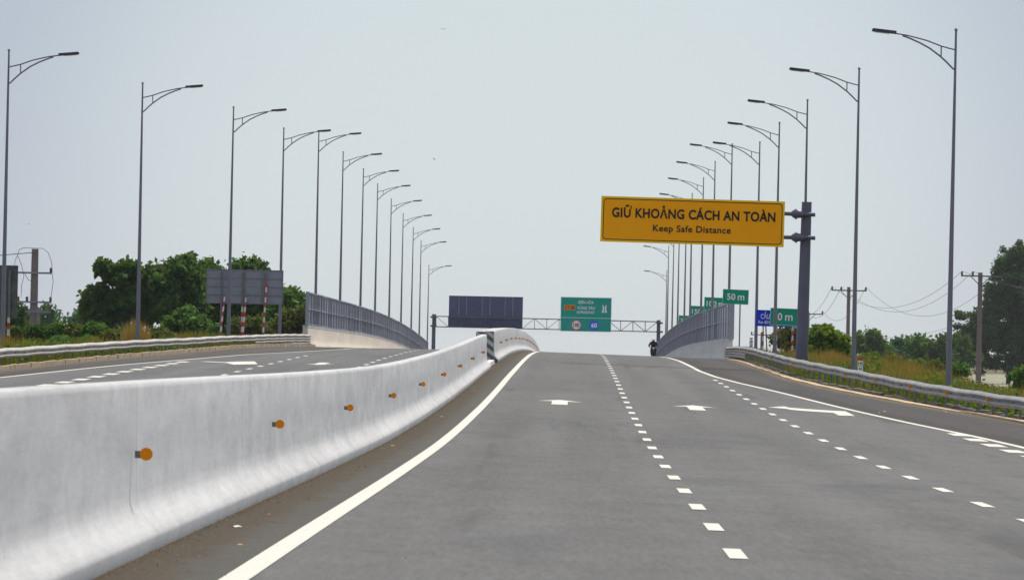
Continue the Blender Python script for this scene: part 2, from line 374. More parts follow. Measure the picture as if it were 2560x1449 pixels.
# markings ------------------------------------------------------------------
H = .006
def strip(mb, tf, y0, y1, w, st=3.0):
    Y = yr(y0, y1, st); b = len(mb.v)
    for y in Y:
        t = tf(y)
        for s in (-.5, .5): mb.v.append((C(y) + t + s * w, y, zr(t + s * w, y) + H))
    for i in range(len(Y) - 1): mb.f.append((b + 2 * i, b + 2 * i + 1, b + 2 * i + 3, b + 2 * i + 2))
mb = MB(); strip(mb, lambda y: 0.0, -20, 640, .185); tag(mb.build('edge_line', M['paint']), kind='structure')
mb = MB(); strip(mb, edgeR, -20, 640, .18); tag(mb.build('edge_line', M['paint']), kind='structure')
mb = MB(); strip(mb, edgeL, -20, 640, .17); tag(mb.build('edge_line', M['paint']), kind='structure')
mb = MB(); strip(mb, lambda y: -2.25, -20, 640, .18); tag(mb.build('edge_line', M['paint']), kind='structure')
mb = MB(); y = 41.9 - 6.6 * 8
while y < 630: strip(mb, lambda q: 3.5, y - 1.05, y + 1.05, .15, 1.05); y += 6.6
tag(mb.build('lane_line', M['paint']), kind='structure')
mb = MB(); y = 61.0 - 6.55 * 10
while y < 184: strip(mb, lambda q: 6.98, y - 1.05, y + 1.05, .15, 1.05); y += 6.55
tag(mb.build('lane_line', M['paint']), kind='structure')
tA = it([(100, -8.78), (150, -8.84), (190, -8.98), (220, -9.12)]); tB = it([(100, -5.4), (172, -5.5), (205, -5.68), (246, -5.76), (900, -5.76)])
mb = MB(); y = 150.5 - 6.6 * 20
while y < 222: strip(mb, tA, y - 1.05, y + 1.05, .17, 1.05); y += 6.6
tag(mb.build('lane_line', M['paint']), kind='structure')
mb = MB(); y = 172.5 - 6.9 * 22
while y < 300: strip(mb, tB, y - 1.05, y + 1.05, .17, 1.05); y += 6.9
tag(mb.build('lane_line', M['paint']), kind='structure')
mb = MB(); y = 111.5
while y > -10: strip(mb, lambda q: 10.42, y - 1.2, y + 1.2, .38, 1.2); y -= 4.65
tag(mb.build('merge_line', M['paint']), kind='structure')
mb = MB(); y = 190.0
while y > 20: strip(mb, lambda q: -12.2, y - 1.25, y + 1.25, .4, 1.25); y -= 4.85
tag(mb.build('merge_line', M['paint']), kind='structure')
def arrow(pts, t0, y0, sgn=1):
    m_ = MB(); vs = []
    for a, b in pts:
        tt, y = t0 + a * sgn, y0 + b * sgn; vs.append((C(y) + tt, y, zr(tt, y) + H))
    m_.add(vs, [tuple(range(len(vs)))]); tag(m_.build('direction_arrow', M['paint']), kind='structure')
def SP(pts):
    out = []
    for x, y in pts:
        best = None
        for k in range(1300):
            d = 90 + k * .1; p = at(x, y, d); e = abs(p.z - zr(p.x - C(d), d) - H)
            if best is None or e < best[0]: best = (e, p.x - C(d), d)
        out.append(best[1:])
    return out
def parrow(pts):
    m_ = MB(); m_.add([(C(y) + tt, y, zr(tt, y) + H) for tt, y in pts], [tuple(range(len(pts)))]); tag(m_.build('direction_arrow', M['paint']), kind='structure')
straight = [(-.20, -3.2), (.20, -3.2), (.20, .9), (.56, .75), (0, 3.0), (-.56, .75), (-.20, .9)]
merge = [(.95, -3.4), (1.3, -3.0), (.5, 1.2), (.15, 1.8), (.25, 2.4), (-.85, 4.0), (-.75, 1.0), (-.35, 1.5), (-.1, 1.0), (.5, -3.0)]
arrow(straight, 1.79, 131.0); arrow(straight, 5.2, 131.0)
parrow(SP(((2079, 1025.5), (2113, 1027), (2137, 1038.5), (2097, 1037.5), (2083, 1031), (2000, 1025.5), (1976, 1023), (1965, 1021), (1920, 1017), (1945, 1015.5), (1961, 1015), (1973, 1018), (2010, 1021))))
arrow(straight, -7.3, 193, -1); arrow(straight, -4.1, 195, -1)
parrow(SP(((497, 903.2), (520, 904), (566, 906.2), (584, 910.8), (644, 909.6), (637, 902.6), (592, 903.2), (560, 904.6), (520, 902.6))))
# deck joint and small cracks
mb = MB()
def crack(p, q, w, n=30):
    a, b = len(mb.v), 0
    for i in range(n + 1):
        s = i / n; tt = p[0] + (q[0] - p[0]) * s; y = p[1] + (q[1] - p[1]) * s + rnd.uniform(-.12, .12)
        for e in (-w / 2, w / 2): mb.v.append((C(y) + tt, y + e, zr(tt, y) + .004))
    for i in range(n): mb.f.append((a + 2 * i, a + 2 * i + 1, a + 2 * i + 3, a + 2 * i + 2))
crack((.9, 216), (6.9, 214), .35); crack((7.3, 214.5), (9.9, 214.5), .5)
crack((7.1, 147), (8.0, 147), .1, 8)
tag(mb.build('road_joint', M['rubber']), kind='structure')

# kerbs ---------------------------------------------------------------------
zk = lambda t, Y: zr(t, Y)
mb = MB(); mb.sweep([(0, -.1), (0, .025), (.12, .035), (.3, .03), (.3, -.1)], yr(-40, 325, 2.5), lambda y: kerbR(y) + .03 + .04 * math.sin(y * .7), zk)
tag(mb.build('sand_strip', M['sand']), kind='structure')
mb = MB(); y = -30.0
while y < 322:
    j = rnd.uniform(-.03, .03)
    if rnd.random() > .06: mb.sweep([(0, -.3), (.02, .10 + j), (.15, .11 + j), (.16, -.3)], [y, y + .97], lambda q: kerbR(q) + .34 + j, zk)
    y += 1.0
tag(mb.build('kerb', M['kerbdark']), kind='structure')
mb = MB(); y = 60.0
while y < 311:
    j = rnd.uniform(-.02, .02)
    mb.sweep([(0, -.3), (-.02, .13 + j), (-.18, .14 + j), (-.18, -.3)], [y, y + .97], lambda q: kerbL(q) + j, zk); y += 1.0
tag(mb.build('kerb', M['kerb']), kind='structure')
# bridge deck body under both carriageways
mb = MB(); mb.sweep([(-14.3, -.6), (-14.3, -.02 - .1), (-.9, -.12), (-.9, -.9), (-10, -1.5)], yr(318, 640, 8), lambda y: 0, lambda t, Y: Zp(Y))
mb.sweep([(-1.1, -.15), (12.4, -.4), (12.4, -.8), (9, -1.7), (-1.1, -1.1)], yr(318, 640, 8), lambda y: 0, lambda t, Y: Zp(Y))
tag(mb.build('bridge_deck', M['parapet']), kind='structure')

# ---------------------------------------------------------------- median barriers
def curve_prof(h, bw, tw, side=1):
    """half profile from foot to top, x measured outwards"""
    hw, tt = bw, tw
    return [(hw - .045, 0), (hw - .004, .095), (hw - .012, .13), (hw - .05, .175), (hw - .10, .23), (hw - .142, .29), (hw - .165, .35), (hw - .172, .43), (tt + .012, .75), (tt + .008, h - .05), (tt - .002, h - .015), (tt - .02, h)]
def prof(h, bw, tw):
    a = curve_prof(h, bw, tw); return [(x, z - .05 if z == 0 else z) for x, z in a] + [(-x, z - .05 if z == 0 else z) for x, z in a[::-1]]
def reflectors(root, ylist, tface, zh, first_loc, side=1):
    proto = None
    for Y in ylist:
        X = C(Y) + tface; Z = zr(0.0 if side > 0 else -1.1, Y) + zh
        if proto is None:
            m = MB(); m.box((.022, 0, 0), (.046, .012, .052)); proto = m.build('reflector', M['steel'], root)
            q = MB(); q.disc((.082, -.012, .004), .047, .010, 20); d = q.build('reflector_disc', M['orange'], proto); o = proto
        else: o = copy_tree(proto, root)
        o.location = Vector((X, Y, Z)) - Vector(root.location)
near_end = 184.5
r0 = empty('median_barrier', (C(20) - 1.1, 20, zr(0, 20)), 'long pale concrete median barrier with amber disc reflectors, filling the left foreground', 'barrier')
mb = MB(); mb.sweep(prof(1.22, .29, .10), yr(-15, near_end, 3.0), lambda y: -1.12, lambda t, Y: zr(0, Y) + .02)
mb.build('wall', M['barrier'], r0, True, offset=r0.location, angle=50)
reflectors(r0, [37.6 + 16.9 * k for k in range(9)], -.985, .72, None)
r1 = empty('bridge_barrier', (C(203) - 1.12, 203, zr(0, 203)), 'curving concrete barrier over the crest with striped end, right one of the bridge pair', 'barrier')
_f = [(x, z - .05 if z == 0 else z) for x, z in curve_prof(1.22, .33, .14)]
bpf = _f + [(-.19, 1.22), (-.20, -.05)]; bpl = [(-x, z) for x, z in bpf]
mb = MB(); mb.sweep(bpf, yr(203.02, 640, 4.0), lambda y: -1.21, lambda t, Y: zr(0, Y) + .02); mb.build('wall', M['barrierfar'], r1, True, offset=r1.location, angle=50)
mb = MB(); mb.sweep([(x * 1.02, z + .004) for x, z in bpf], [202.4, 203.0, 204.0], lambda y: -1.21, lambda t, Y: zr(0, Y) + .02); mb.build('striped_end', M['chevron'], r1, offset=r1.location)
reflectors(r1, [216 + 17.0 * k for k in range(16)], -1.03, .72, None)
r2 = empty('bridge_barrier', (C(204) - 1.6, 203, zr(-1.5, 203)), 'concrete barrier of the far carriageway with striped end, peeping out behind the nearer bridge barrier', 'barrier')
mb = MB(); mb.sweep(bpl, yr(203.02, 640, 4.0), lambda y: -1.60, lambda t, Y: zr(0, Y) + .0); mb.build('wall', M['barrierfar'], r2, True, offset=r2.location, angle=50)
mb = MB(); mb.sweep([(x * 1.02, z + .004) for x, z in bpl], [202.4, 203.0, 204.0], lambda y: -1.60, lambda t, Y: zr(0, Y) + .0); mb.build('striped_end', M['chevron'], r2, offset=r2.location)
mb = MB(); mb.sweep([(.13, -.1), (.11, .14), (-.11, .14), (-.13, -.1)], yr(184.8, 202.2, 3), lambda y: -1.12, lambda t, Y: zr(0, Y))
tag(mb.build('median_kerb', M['parapet']), kind='structure')

# ---------------------------------------------------------------- bridge parapets and fences
def parapet(side, y0, y1, label, flabel):
    tin = (lambda Y: float(np.interp(Y, [312, 345, 640], [-13.75, -14.0, -14.05]))) if side < 0 else (lambda Y: float(np.interp(Y, [330, 345, 372, 640], [11.58, 11.46, 11.36, 11.36])))
    s = side; zf = (lambda t, Y: zr(-2, Y)) if s < 0 else (lambda t, Y: zr(7, Y) - .02 * (11.7 - 7))
    pr = [(0, -.3), (0, .06), (.05 * s, .16), (.12 * s, .34), (.14 * s, .45), (.22 * s, 1.10), (.22 * s, 1.17), (.50 * s, 1.17), (.52 * s, .7), (.66 * s, .3), (.66 * s, -.9)]
    root = empty('parapet', (C(y0) + tin(y0), y0, zf(0, y0)), label, 'barrier')
    Y = yr(y0, y1, 4.0)
    mb = MB(); mb.sweep(pr, Y, tin, zf); mb.build('wall', M['cream' if s < 0 else 'parapet'], root, True, offset=root.location, angle=35)
    mb = MB(); mb.sweep([(-.012 * s + .22 * s, 1.172), (-.012 * s + .22 * s, 1.30), (.512 * s, 1.30), (.512 * s, 1.172)], Y, tin, zf); mb.build('coping', M['coping'], root, offset=root.location)
    fr = empty('screen_fence', (C(y0) + tin(y0) + .36 * s, y0, zf(0, y0) + 1.30), flabel, 'fence')
    mat = M['fencesteel'] if s > 0 else M['fencesteelL']
    cx = .26 * s; h = 2.19 if s > 0 else 1.97; hf = lambda Y: h * float(np.interp(Y, [312, 340, 640], [1.0, 1.02, 1.03]))
    def P(Y, dx, dz): return Vector((C(Y) + tin(Y) + dx, Y, zf(0, Y) + 1.30 + dz))
    mb = MB(); y = y0 + .10
    sp = .17
    if s > 0:
        pn = MB(); yy = y
        while yy < 386: a_, b_ = P(yy + .03, cx, .06), P(yy + 1.97, cx, .06); pn.bar(a_ + Vector((0, 0, h / 2 - .1)), b_ + Vector((0, 0, h / 2 - .1)), .05, h - .14); yy += 2.0
        pn.build('solid_panels', M['panel'], fr, offset=fr.location); y = yy
    while y < y1:
        p = P(y, cx, 0); hh = hf(y); mb.box((p.x + rnd.uniform(-.006, .006), y, p.z + hh / 2), (.03, .115 + rnd.uniform(-.02, .03), hh - .10)); y += sp
    mb.build('slats', mat, fr, offset=fr.location)
    for nm, dz, w, hh in (('top_rail', h - .02, .09, .08), ('middle_rail', h * .49, .075, .06), ('bottom_rail', .05, .09, .07)):
        mb = MB()
        for a, b in zip(Y[:-1], Y[1:]): mb.bar(P(a, cx - .02 * s, dz * hf(a) / h), P(b, cx - .02 * s, dz * hf(b) / h), w, hh)
        mb.build(nm, mat, fr, offset=fr.location)
    post = None; clip = None
    y = y0 + .1; k = 0
    while y < y1 and k < 100:
        p = P(y, cx - .055 * s, 0)
        if post is None:
            mb = MB(); mb.box((0, 0, h / 2), (.07, .09, h)); post = mb.build('post', M['postpale'] if s < 0 else mat, fr); o = post
            mb = MB(); mb.box((-.06 * s, 0, h * .49 + .02), (.06, .7, .045)); mb.build('clip', M['bracket'], post)
        else: o = copy_tree(post, fr)
        o.location = p - Vector(fr.location); y += rnd.choice((2.0, 4.0, 4.0)) if y < y0 + 130 else 5.0; k += 1
    mb = MB(); w = .20 if s < 0 else .34
    mb.box((C(y0) + tin(y0) + .26 * s + (.14 * s if s > 0 else 0), y0 - .09, zf(0, y0) + 1.30 + h / 2), (w, .14, h + .06)); mb.build('end_post', mat, fr, offset=fr.location)
    return tin, zf
tinL, _ = parapet(-1, 311.5, 598, 'sunlit cream concrete bridge parapet starting where the left guard rail ends', 'grey slatted screen fence on top of the cream left parapet')
tinR, zfR = parapet(1, 330, 612, 'shaded grey concrete bridge parapet right of the road behind the guard rail end', 'grey slatted screen fence on the right parapet, below the 50 m sign')

# ---------------------------------------------------------------- guard rails
WB = [(.01, 0), (-.03, .01), (-.08, .045), (-.085, .085), (-.05, .118), (-.012, .138), (-.012, .168), (-.05, .182), (-.085, .205), (-.088, .238), (-.06, .268), (.02, .318)]
def wbeam(s, top):
    a = [(x * s, z + top - .31) for x, z in WB]; return a + [(x * s + .012 * s, z + top - .31) for x, z in WB[::-1]]
def sweepz(mb, s, tf, zf, Y, extra=0):
    b = len(mb.v); base = wbeam(s, 0); m = len(base)
    for y in Y:
        t = tf(y); X = C(y) + t; Z = zr(t if t > 0 else -2, y) + zf(y) + extra + .012 * math.sin(y * .83)
        for dx, dz in base: mb.v.append((X + dx, y, Z + dz))
    for i in range(len(Y) - 1):
        for k in range(m):
            a = b + i * m + k; c = b + i * m + (k + 1) % m; mb.f.append((a, c, c + m, a + m))
    mb.f.append(tuple(b + k for k in range(m))[::-1]); mb.f.append(tuple(b + (len(Y) - 1) * m + k for k in range(m)))
def guardrail(s, tf, zf, y0, y1, label, refl):
    t = tf(y0); root = empty('guard_rail', (C(y0) + t, y0, zr(t if t > 0 else -2, y0)), label, 'guard rail')
    mb = MB(); sweepz(mb, s, tf, zf, yr(y0, y1, 2.0)); mb.build('beam', M['railsteel' if s > 0 else 'railsteelLit'], root, offset=root.location)
    yy = yr(265, y1, 2.0) if s < 0 else yr(262, y1, 2.0)
    mb = MB(); sweepz(mb, s, tf, zf, yy, -.30); mb.build('lower_beam', M['railsteel' if s > 0 else 'railsteelLit'], root, offset=root.location)
    post = None; y = y0 + 1; k = 0
    while y < y1 - 3 and k < 99:
        t = tf(y); X = C(y) + t + .14 * s; Z = zr(t if t > 0 else -2, y) + zf(y)
        if post is None:
            mb = MB(); mb.box((0, 0, -.65), (.06, .10, 1.35)); post = mb.build('post', M['steel'], root); o = post
            mb = MB(); mb.box((-.085 * s, 0, -.16), (.09, .10, .20)); mb.build('spacer', M['steel'], post)
            mb = MB(); mb.tube([(-.155 * s, 0, -.155), (-.185 * s, 0, -.155)], .018, 8); mb.build('bolt', M['steel'], post)
        else: o = copy_tree(post, root)
        o.location = Vector((X, y, Z)) - Vector(root.location); y += 2.45; k += 1
    pr = None
    for y in refl:
        t = tf(y); X = C(y) + t - .10 * s; Z = zr(t if t > 0 else -2, y) + zf(y) - .15
        if pr is None:
            mb = MB(); v = [(-.05, -.02, .05), (.05, -.02, .05), (.035, -.02, -.055), (-.035, -.02, -.055), (-.05, .01, .05), (.05, .01, .05), (.035, .01, -.055), (-.035, .01, -.055)]
            mb.add([(a * .9, b, c) for a, b, c in v], [(0, 1, 2, 3), (7, 6, 5, 4), (0, 4, 5, 1), (1, 5, 6, 2), (2, 6, 7, 3), (3, 7, 4, 0)]); pr = mb.build('reflector', M['orange'], root); o = pr
        else: o = pr.copy(); COL.objects.link(o); o.parent = root
        o.location = Vector((X, y, Z)) - Vector(root.location)
guardrail(1, railR, railRz, 96, 330.5, 'long steel guard rail with amber reflectors along the right verge', [118, 127, 135.5, 144, 153, 162.5, 172, 196, 214, 230, 250, 275, 300])
guardrail(-1, railL, railLz, 130, 312, 'long steel guard rail along the left verge, doubled where it meets the cream parapet', [])

# ---------------------------------------------------------------- street lamps
def make_lamp(hh=12.7):
    root = empty('street_lamp', (0, 0, 0), 'lamp', 'street lamp', 'street lamps along both sides of the expressway')
    mb = MB(); n = 14; pts = [(0, 0, hh * i / n) for i in range(n + 1)]; mb.tube(pts, [.105 - .07 * (i / n) for i in range(n + 1)], 12)
    mb.box((0, 0, .02), (.4, .4, .04)); mb.tube([(0, 0, hh), (0, 0, hh + .05), (0, 0, hh + .09)], [.05, .06, .02], 10)
    mb.build('pole', M['lampsteel'], root, True, angle=40)
    mb = MB()
    top = [(0, -.63), (.2, -.585), (.475, -.516), (.95, -.343), (1.3, -.255), (1.6, -.185), (2.0, -.13)]
    low = [(0, -1.30), (.09, -1.24), (.28, -1.05), (.48, -.87), (.85, -.60), (1.19, -.42), (1.5, -.29), (1.74, -.205)]
    mb.tube([(x, 0, hh + z) for x, z in top], .026, 8); mb.tube([(x, 0, hh + z) for x, z in low], .03, 8)
    mb.tube([(.475, 0, hh - .516), (.475, 0, hh - .87)], .022, 8); mb.tube([(1.72, 0, hh - .17), (1.76, 0, hh - .23)], .03, 6)
    mb.build('bracket_arm', M['lampsteel'], root, True, angle=40)
    mb = MB(); q = Matrix.Rotation(-math.radians(5.5), 3, 'Y')
    mb.box((2.37, 0, hh - .075), (.80, .30, .075), q); mb.box((2.36, 0, hh - .030), (.78, .22, .03), q); hd = mb.build('lamp_head', M['lamphead'], root)
    mb = MB(); mb.box((2.45, 0, hh - .122), (.5, .22, .015), q); mb.build('lens', M['white'], hd)
    return root
ORD = ['first', 'second', 'third', 'fourth', 'fifth', 'sixth', 'seventh', 'eighth', 'ninth', 'tenth', 'eleventh', 'twelfth', 'thirteenth', 'fourteenth', 'fifteenth']
LL = [(22, 122, 205), (358, 205, 238), (583, 265, 271), (710, 318, 305), (798, 326, 338), (858, 378, 370), (908, 420, 404), (944, 458, 437), (979, 496, 470), (1008, 533, 503), (1033, 567, 535), (1053, 600, 568), (1072, 660, 634)]
RR = [(2389, 70, 171.6), (2149, 168, 206), (2020, 247, 240), (1948, 304, 276), (1900, 353, 305), (1826, 358, 338), (1785, 402, 370), (1756, 443, 404), (1728, 482, 437), (1713, 523, 470), (1696, 553, 503), (1682, 583, 535), (1670, 613, 568), (1665, 675, 628)]
proto = make_lamp(); used = False
for lst, sgn, nm in ((LL, 1, 'left'), (RR, -1, 'right')):
    for i, (x, y, d) in enumerate(lst):
        o = proto if not used else copy_tree(proto); used = True
        p = at(x, y, d); o.location = (p.x + (.11 if sgn < 0 and d > 330 else 0), d, p.z - 12.79)
        o.rotation_euler = (rnd.uniform(-.003, .003), rnd.uniform(-.002, .002), (math.pi if sgn < 0 else 0) + rnd.uniform(-.05, .05))
        where = ORD[i] + ' from the ' + nm + ' edge'
        base = 'tall grey street lamp behind the guard rail, ' if ((sgn > 0 and i < 4) or (sgn < 0 and i < 5)) else 'slim grey street lamp standing on the bridge edge, '
        o['label'] = base + where

# ---------------------------------------------------------------- text
def text_obj(s, w, h, mat, parent, center, bold=.012, name='lettering', align='C', th=.012, track=1.0):
    cu = bpy.data.curves.new('tmp', 'FONT'); cu.body = s; cu.offset = bold; cu.extrude = 0; cu.resolution_u = 4; cu.space_character = track
    tmp = bpy.data.objects.new('tmp', cu); me = bpy.data.meshes.new_from_object(tmp)
    bpy.data.objects.remove(tmp); bpy.data.curves.remove(cu)
    co = np.empty(len(me.vertices) * 3, np.float32); me.vertices.foreach_get('co', co); co = co.reshape(-1, 3)
    lo, hi = co.min(0), co.max(0); sx = w / (hi[0] - lo[0]); sy = h / (hi[1] - lo[1]) if h else sx
    X = (co[:, 0] - (lo[0] + hi[0]) / 2) * sx; Z = (co[:, 1] - (lo[1] + hi[1]) / 2) * sy
    out = np.stack([X + center[0], np.full_like(X, center[1] - th), Z + center[2]], 1).astype(np.float32)
    me.vertices.foreach_set('co', out.ravel()); me.name = name; me.materials.clear(); me.materials.append(mat); me.update()
    o = bpy.data.objects.new(name, me); COL.objects.link(o); o.parent = parent; return o
def frame(mb, w, h, inset, th, y, r=.0, cx=0, cz=0):
    a, b = w / 2 - inset, h / 2 - inset; r = r or .02; n = 6
    def loop(a, b, r):
        P = []
        for sx, sz, g0 in ((1, 1, 0), (-1, 1, 90), (-1, -1, 180), (1, -1, 270)):
            for k in range(n + 1):
                g = math.radians(g0 + 90 * k / n); P.append((cx + sx * (a - r) + r * math.cos(g), y, cz + sz * (b - r) + r * math.sin(g)))
        return P
    A, B = loop(a, b, r), loop(a - th, b - th, max(r - th, .004)); m = len(A); base = len(mb.v)
    mb.v += A + B
    for k in range(m): mb.f.append((base + k, base + (k + 1) % m, base + m + (k + 1) % m, base + m + k))

# ---------------------------------------------------------------- yellow sign
D = 215.0
pt = at(2017, 507, D); pb = at(2003, 895, D); bz = ground_z(pb.x, D)
ro = empty('cantilever_sign', (pb.x, D, bz), 'large amber Keep Safe Distance road sign cantilevered from a thick steel column', 'road sign')
top = Vector((pt.x - pb.x, 0, pt.z - bz))
mb = MB(); mb.tube([(-.04, 0, -.3), (0, 0, 0), top * .5, top], [.27, .262, .235, .205], 20); mb.build('column', M['poledark'], ro, True, angle=40)
mb = MB(); mb.tube([top, top + Vector((0, 0, .035))], [.215, .215], 20); mb.build('cap', M['steel'], ro, True, angle=40)
c1 = at((1503 + 1961 + 1958 + 1500) / 4, (490 + 505 + 618 + 604) / 4, D) - Vector((pb.x, D, bz))
W, Hh = 458 * D / F, 113.5 * D / F
til = math.radians(.62); q = Matrix.Rotation(til, 3, 'Y')
sg = MB(); sg.box((0, 0, 0), (W, .06, Hh)); so = sg.build('sign_panel', M['yellow'], ro); so.location = (c1.x, -.42, c1.z); so.rotation_euler = (0, til, 0)
mb = MB(); frame(mb, W, Hh, .0, .085, -.034, .03); mb.build('rim', M['yellowrim'], so)
mb = MB(); frame(mb, W, Hh, .085, .035, -.036, .16); mb.build('border_line', M['black'], so)
s1 = D / F
text_obj('GIỮ KHOẢNG CÁCH AN TOÀN', 408 * s1, 33 * s1, M['black'], so, (.03 + 0.5 * s1, -.031, .345), .03, track=1.06)
text_obj('Keep Safe Distance', 194 * s1, 22 * s1, M['black'], so, (-.02, -.031, -.36), .02, track=1.08)
for yy, nm in ((535, 'upper'), (594, 'lower')):
    a = at(1961, yy - 1, D); b = at(2037, yy + (2 if yy < 560 else 1), D); off = Vector((pb.x, D, bz))
    a = a - off; b = b - off; a.y = b.y = -.30
    aa = a + (a - b) * 5.0
    mb = MB(); mb.tube([aa, b], .088, 14)
    j = a.lerp(b, .5); u = (b - a).normalized(); jx = a + u * (37 - 8) * s1
    mb.tube([a + u * 16 * s1, a + u * 22 * s1, a + u * 27 * s1], [.09, .17, .20], 14); mb.tube([a + u * 27 * s1, a + u * 30 * s1], .235, 14)
    mb.tube([a + u * 30 * s1, a + u * 34 * s1, a + u * 48 * s1], [.20, .17, .15], 14)
    for k in range(8):
        g = k * math.pi / 4; o_ = Vector((0, math.cos(g) * .2, math.sin(g) * .2)); mb.bar(a + u * 17 * s1 + o_ * .45, a + u * 27 * s1 + o_, .015, .015)
    mb.build('arm', M['poledark'], ro, True, angle=40)

# ---------------------------------------------------------------- gantry
D = 620.0; g0 = at(1085, 870, D); zb = Zp(D) - .1
gr = empty('sign_gantry', (g0.x, D, zb), 'steel truss gantry beyond the crest carrying a green and a dark sign', 'gantry')
off = Vector((g0.x, D, zb))
def G(x, y): p = at(x, y, D) - off; p.y = 0; return p
for x, yt in ((1085, 786), (1647, 801)):
    p = G(x, yt); mb = MB(); mb.tube([(p.x, .6, 0), (p.x, .6, p.z)], [.25, .22], 14); mb.tube([(p.x, .6, p.z), (p.x, .6, p.z + .06)], .27, 14)
    for dy in (12, 34):
        e = G(x, yt + dy - 6); mb.box((e.x + (.1 if x > 1300 else -.05), .3, e.z), (.75, .9, .22))
    mb.build('post', M['poledark'], gr, True, angle=40)
a, b = G(1090, 790), G(1644, 804); a2, b2 = G(1090, 816), G(1644, 829)
mb = MB(); n = 18
for yo in (0, 1.1):
    o_ = Vector((0, yo, 0)); mb.bar(a + o_, b + o_, .11); mb.bar(a2 + o_, b2 + o_, .11)
    for i in range(n + 1):
        s = i / n; mb.bar(a.lerp(b, s) + o_, a2.lerp(b2, s) + o_, .06)
        if i < n:
            s2 = (i + 1) / n
            if i % 2 == 0: mb.bar(a.lerp(b, s) + o_, a2.lerp(b2, s2) + o_, .055)
            else: mb.bar(a2.lerp(b2, s) + o_, a.lerp(b, s2) + o_, .055)
for i in range(n + 1):
    s = i / n
    for A, B in ((a, b), (a2, b2)): mb.bar(A.lerp(B, s), A.lerp(B, s) + Vector((0, 1.1, 0)), .05)
mb.build('truss', M['poledark'], gr)
# dark back panel of the opposite sign (far side of the truss)
tl, br_ = G(1122.5, 736.5), G(1306, 824); w, h = br_.x - tl.x, tl.z - br_.z - .25
pn = MB(); pn.box((0, 0, 0), (w, .08, h)); po = pn.build('sign_panel', M['signbackdark'], gr, label='dark blank back of a sign facing the other way'); po.location = ((tl.x + br_.x) / 2, 1.35, (tl.z + br_.z) / 2 + .05)
mb = MB()
for fx in (.135, .24, .45, .555, .76, .865): mb.box((-w / 2 + fx * w, -.09, h * .18), (.09, .09, h * .60))
mb.build('ribs', M['signback'], po)
tl, br_ = G(1402, 741), G(1527.5, 830.5); w, h = br_.x - tl.x, tl.z - br_.z - .05
pn = MB(); pn.box((0, 0, 0), (w, .08, h)); po = pn.build('sign_panel', M['green2'], gr, label='green expressway entrance sign with route badge and two speed discs'); po.location = ((tl.x + br_.x) / 2, -.30, (tl.z + br_.z) / 2)
k = D / F
mb = MB(); mb.box((0, -.045, h / 2 - 51.5 * k), (w * .99, .012, .05)); frame(mb, w, h, .0, .05, -.046, .05); mb.build('border_line', M['white'], po)
def PX(x, y): return ((x - 1466) * k, -.042, (782.5 - y) * k + 2.2 * k + (x - 1466) * .0)
for s, cx, cy, ww, hh in (('BIÊN HÒA', 1466, 753.5, 38, 9.5), ('VŨNG TÀU', 1466, 767.5, 44, 10), ('EXPRESSWAY', 1465.5, 779.5, 44, 6.5)):
    text_obj(s, ww * k, hh * k, M['white'], po, PX(cx, cy), .02, track=1.1)
mb = MB(); c = PX(1425, 768); mb.box((c[0], -.048, c[2]), (27 * k, .012, 13 * k)); mb.build('badge', M['orange'], po)
text_obj('CT.28', 23 * k, 8.5 * k, M['black'], po, (c[0], -.056, c[2]), .02)
# expressway pictogram
c = PX(1512, 769); mb = MB()
for s in (-1, 1): mb.add([(c[0] + s * .06, -.05, c[2] - .5), (c[0] + s * .32, -.05, c[2] - .5), (c[0] + s * .13, -.05, c[2] + .28), (c[0] + s * .035, -.05, c[2] + .28)], [(0, 1, 2, 3)])
mb.box((c[0], -.05, c[2] + .15), (.62, .01, .06)); mb.box((c[0] - .2, -.05, c[2] + .35), (.09, .01, .2)); mb.box((c[0] + .2, -.05, c[2] + .35), (.09, .01, .2))
mb.build('motorway_symbol', M['white'], po)
c = PX(1442.5, 811.5); mb = MB(); mb.disc((c[0], -.05, c[2]), 12.8 * k, .012, 28); mb.build('red_ring', M['red'], po)
mb = MB(); mb.disc((c[0], -.06, c[2]), 10.6 * k, .012, 28); mb.build('white_disc', M['white'], po); text_obj('100', 14.5 * k, 10 * k, M['black'], po, (c[0], -.068, c[2]), .02)
c = PX(1487, 811.5); mb = MB(); mb.disc((c[0], -.05, c[2]), 12.8 * k, .012, 28); mb.build('blue_disc', M['blue2'], po); text_obj('60', 15 * k, 11.5 * k, M['white'], po, (c[0], -.058, c[2]), .035)

# ---------------------------------------------------------------- distance signs
def dist_sign(txt, x, y, d, label, wpx=None, post='steel'):
    W, Hh = 1.68, .96; p = at(x, y, d)            # x,y = top left corner
    cx, cz = p.x + W / 2, p.z - Hh / 2; gz = ground_z(cx, d) if d < 330 else zfR(0, d) - .3
    ro = empty('distance_sign', (cx, d, gz), label, 'road sign', 'green distance signs along the right side')
    pn = MB(); pn.box((0, 0, 0), (W, .05, Hh)); po = pn.build('sign_panel', M['green'], ro); po.location = (0, 0, cz - gz); po.rotation_euler = (0, math.radians(1.4), 0)
    mb = MB(); frame(mb, W, Hh, 0, .018, -.03, .03); mb.build('border_line', M['white'], po)
    num = len(txt) - 2; nw = {1: .26, 2: .54, 3: .74}[num] ; gap = .16; mw = .42; tot = nw + gap + mw
    text_obj(txt[:num], nw, .42, M['white'], po, (-tot / 2 + nw / 2, -.03, .0), .02, track=1.05)
    text_obj('m', mw, .315, M['white'], po, (tot / 2 - mw / 2, -.03, -.052), .015)
    for sx in (-.45, .45) if d < 330 else (.3,):
        mb = MB(); mb.tube([(sx, .07, 0), (sx, .07, cz - gz + .3)], .045, 10); mb.build('post', M['redwhite'] if d < 330 else M['steel'], ro)
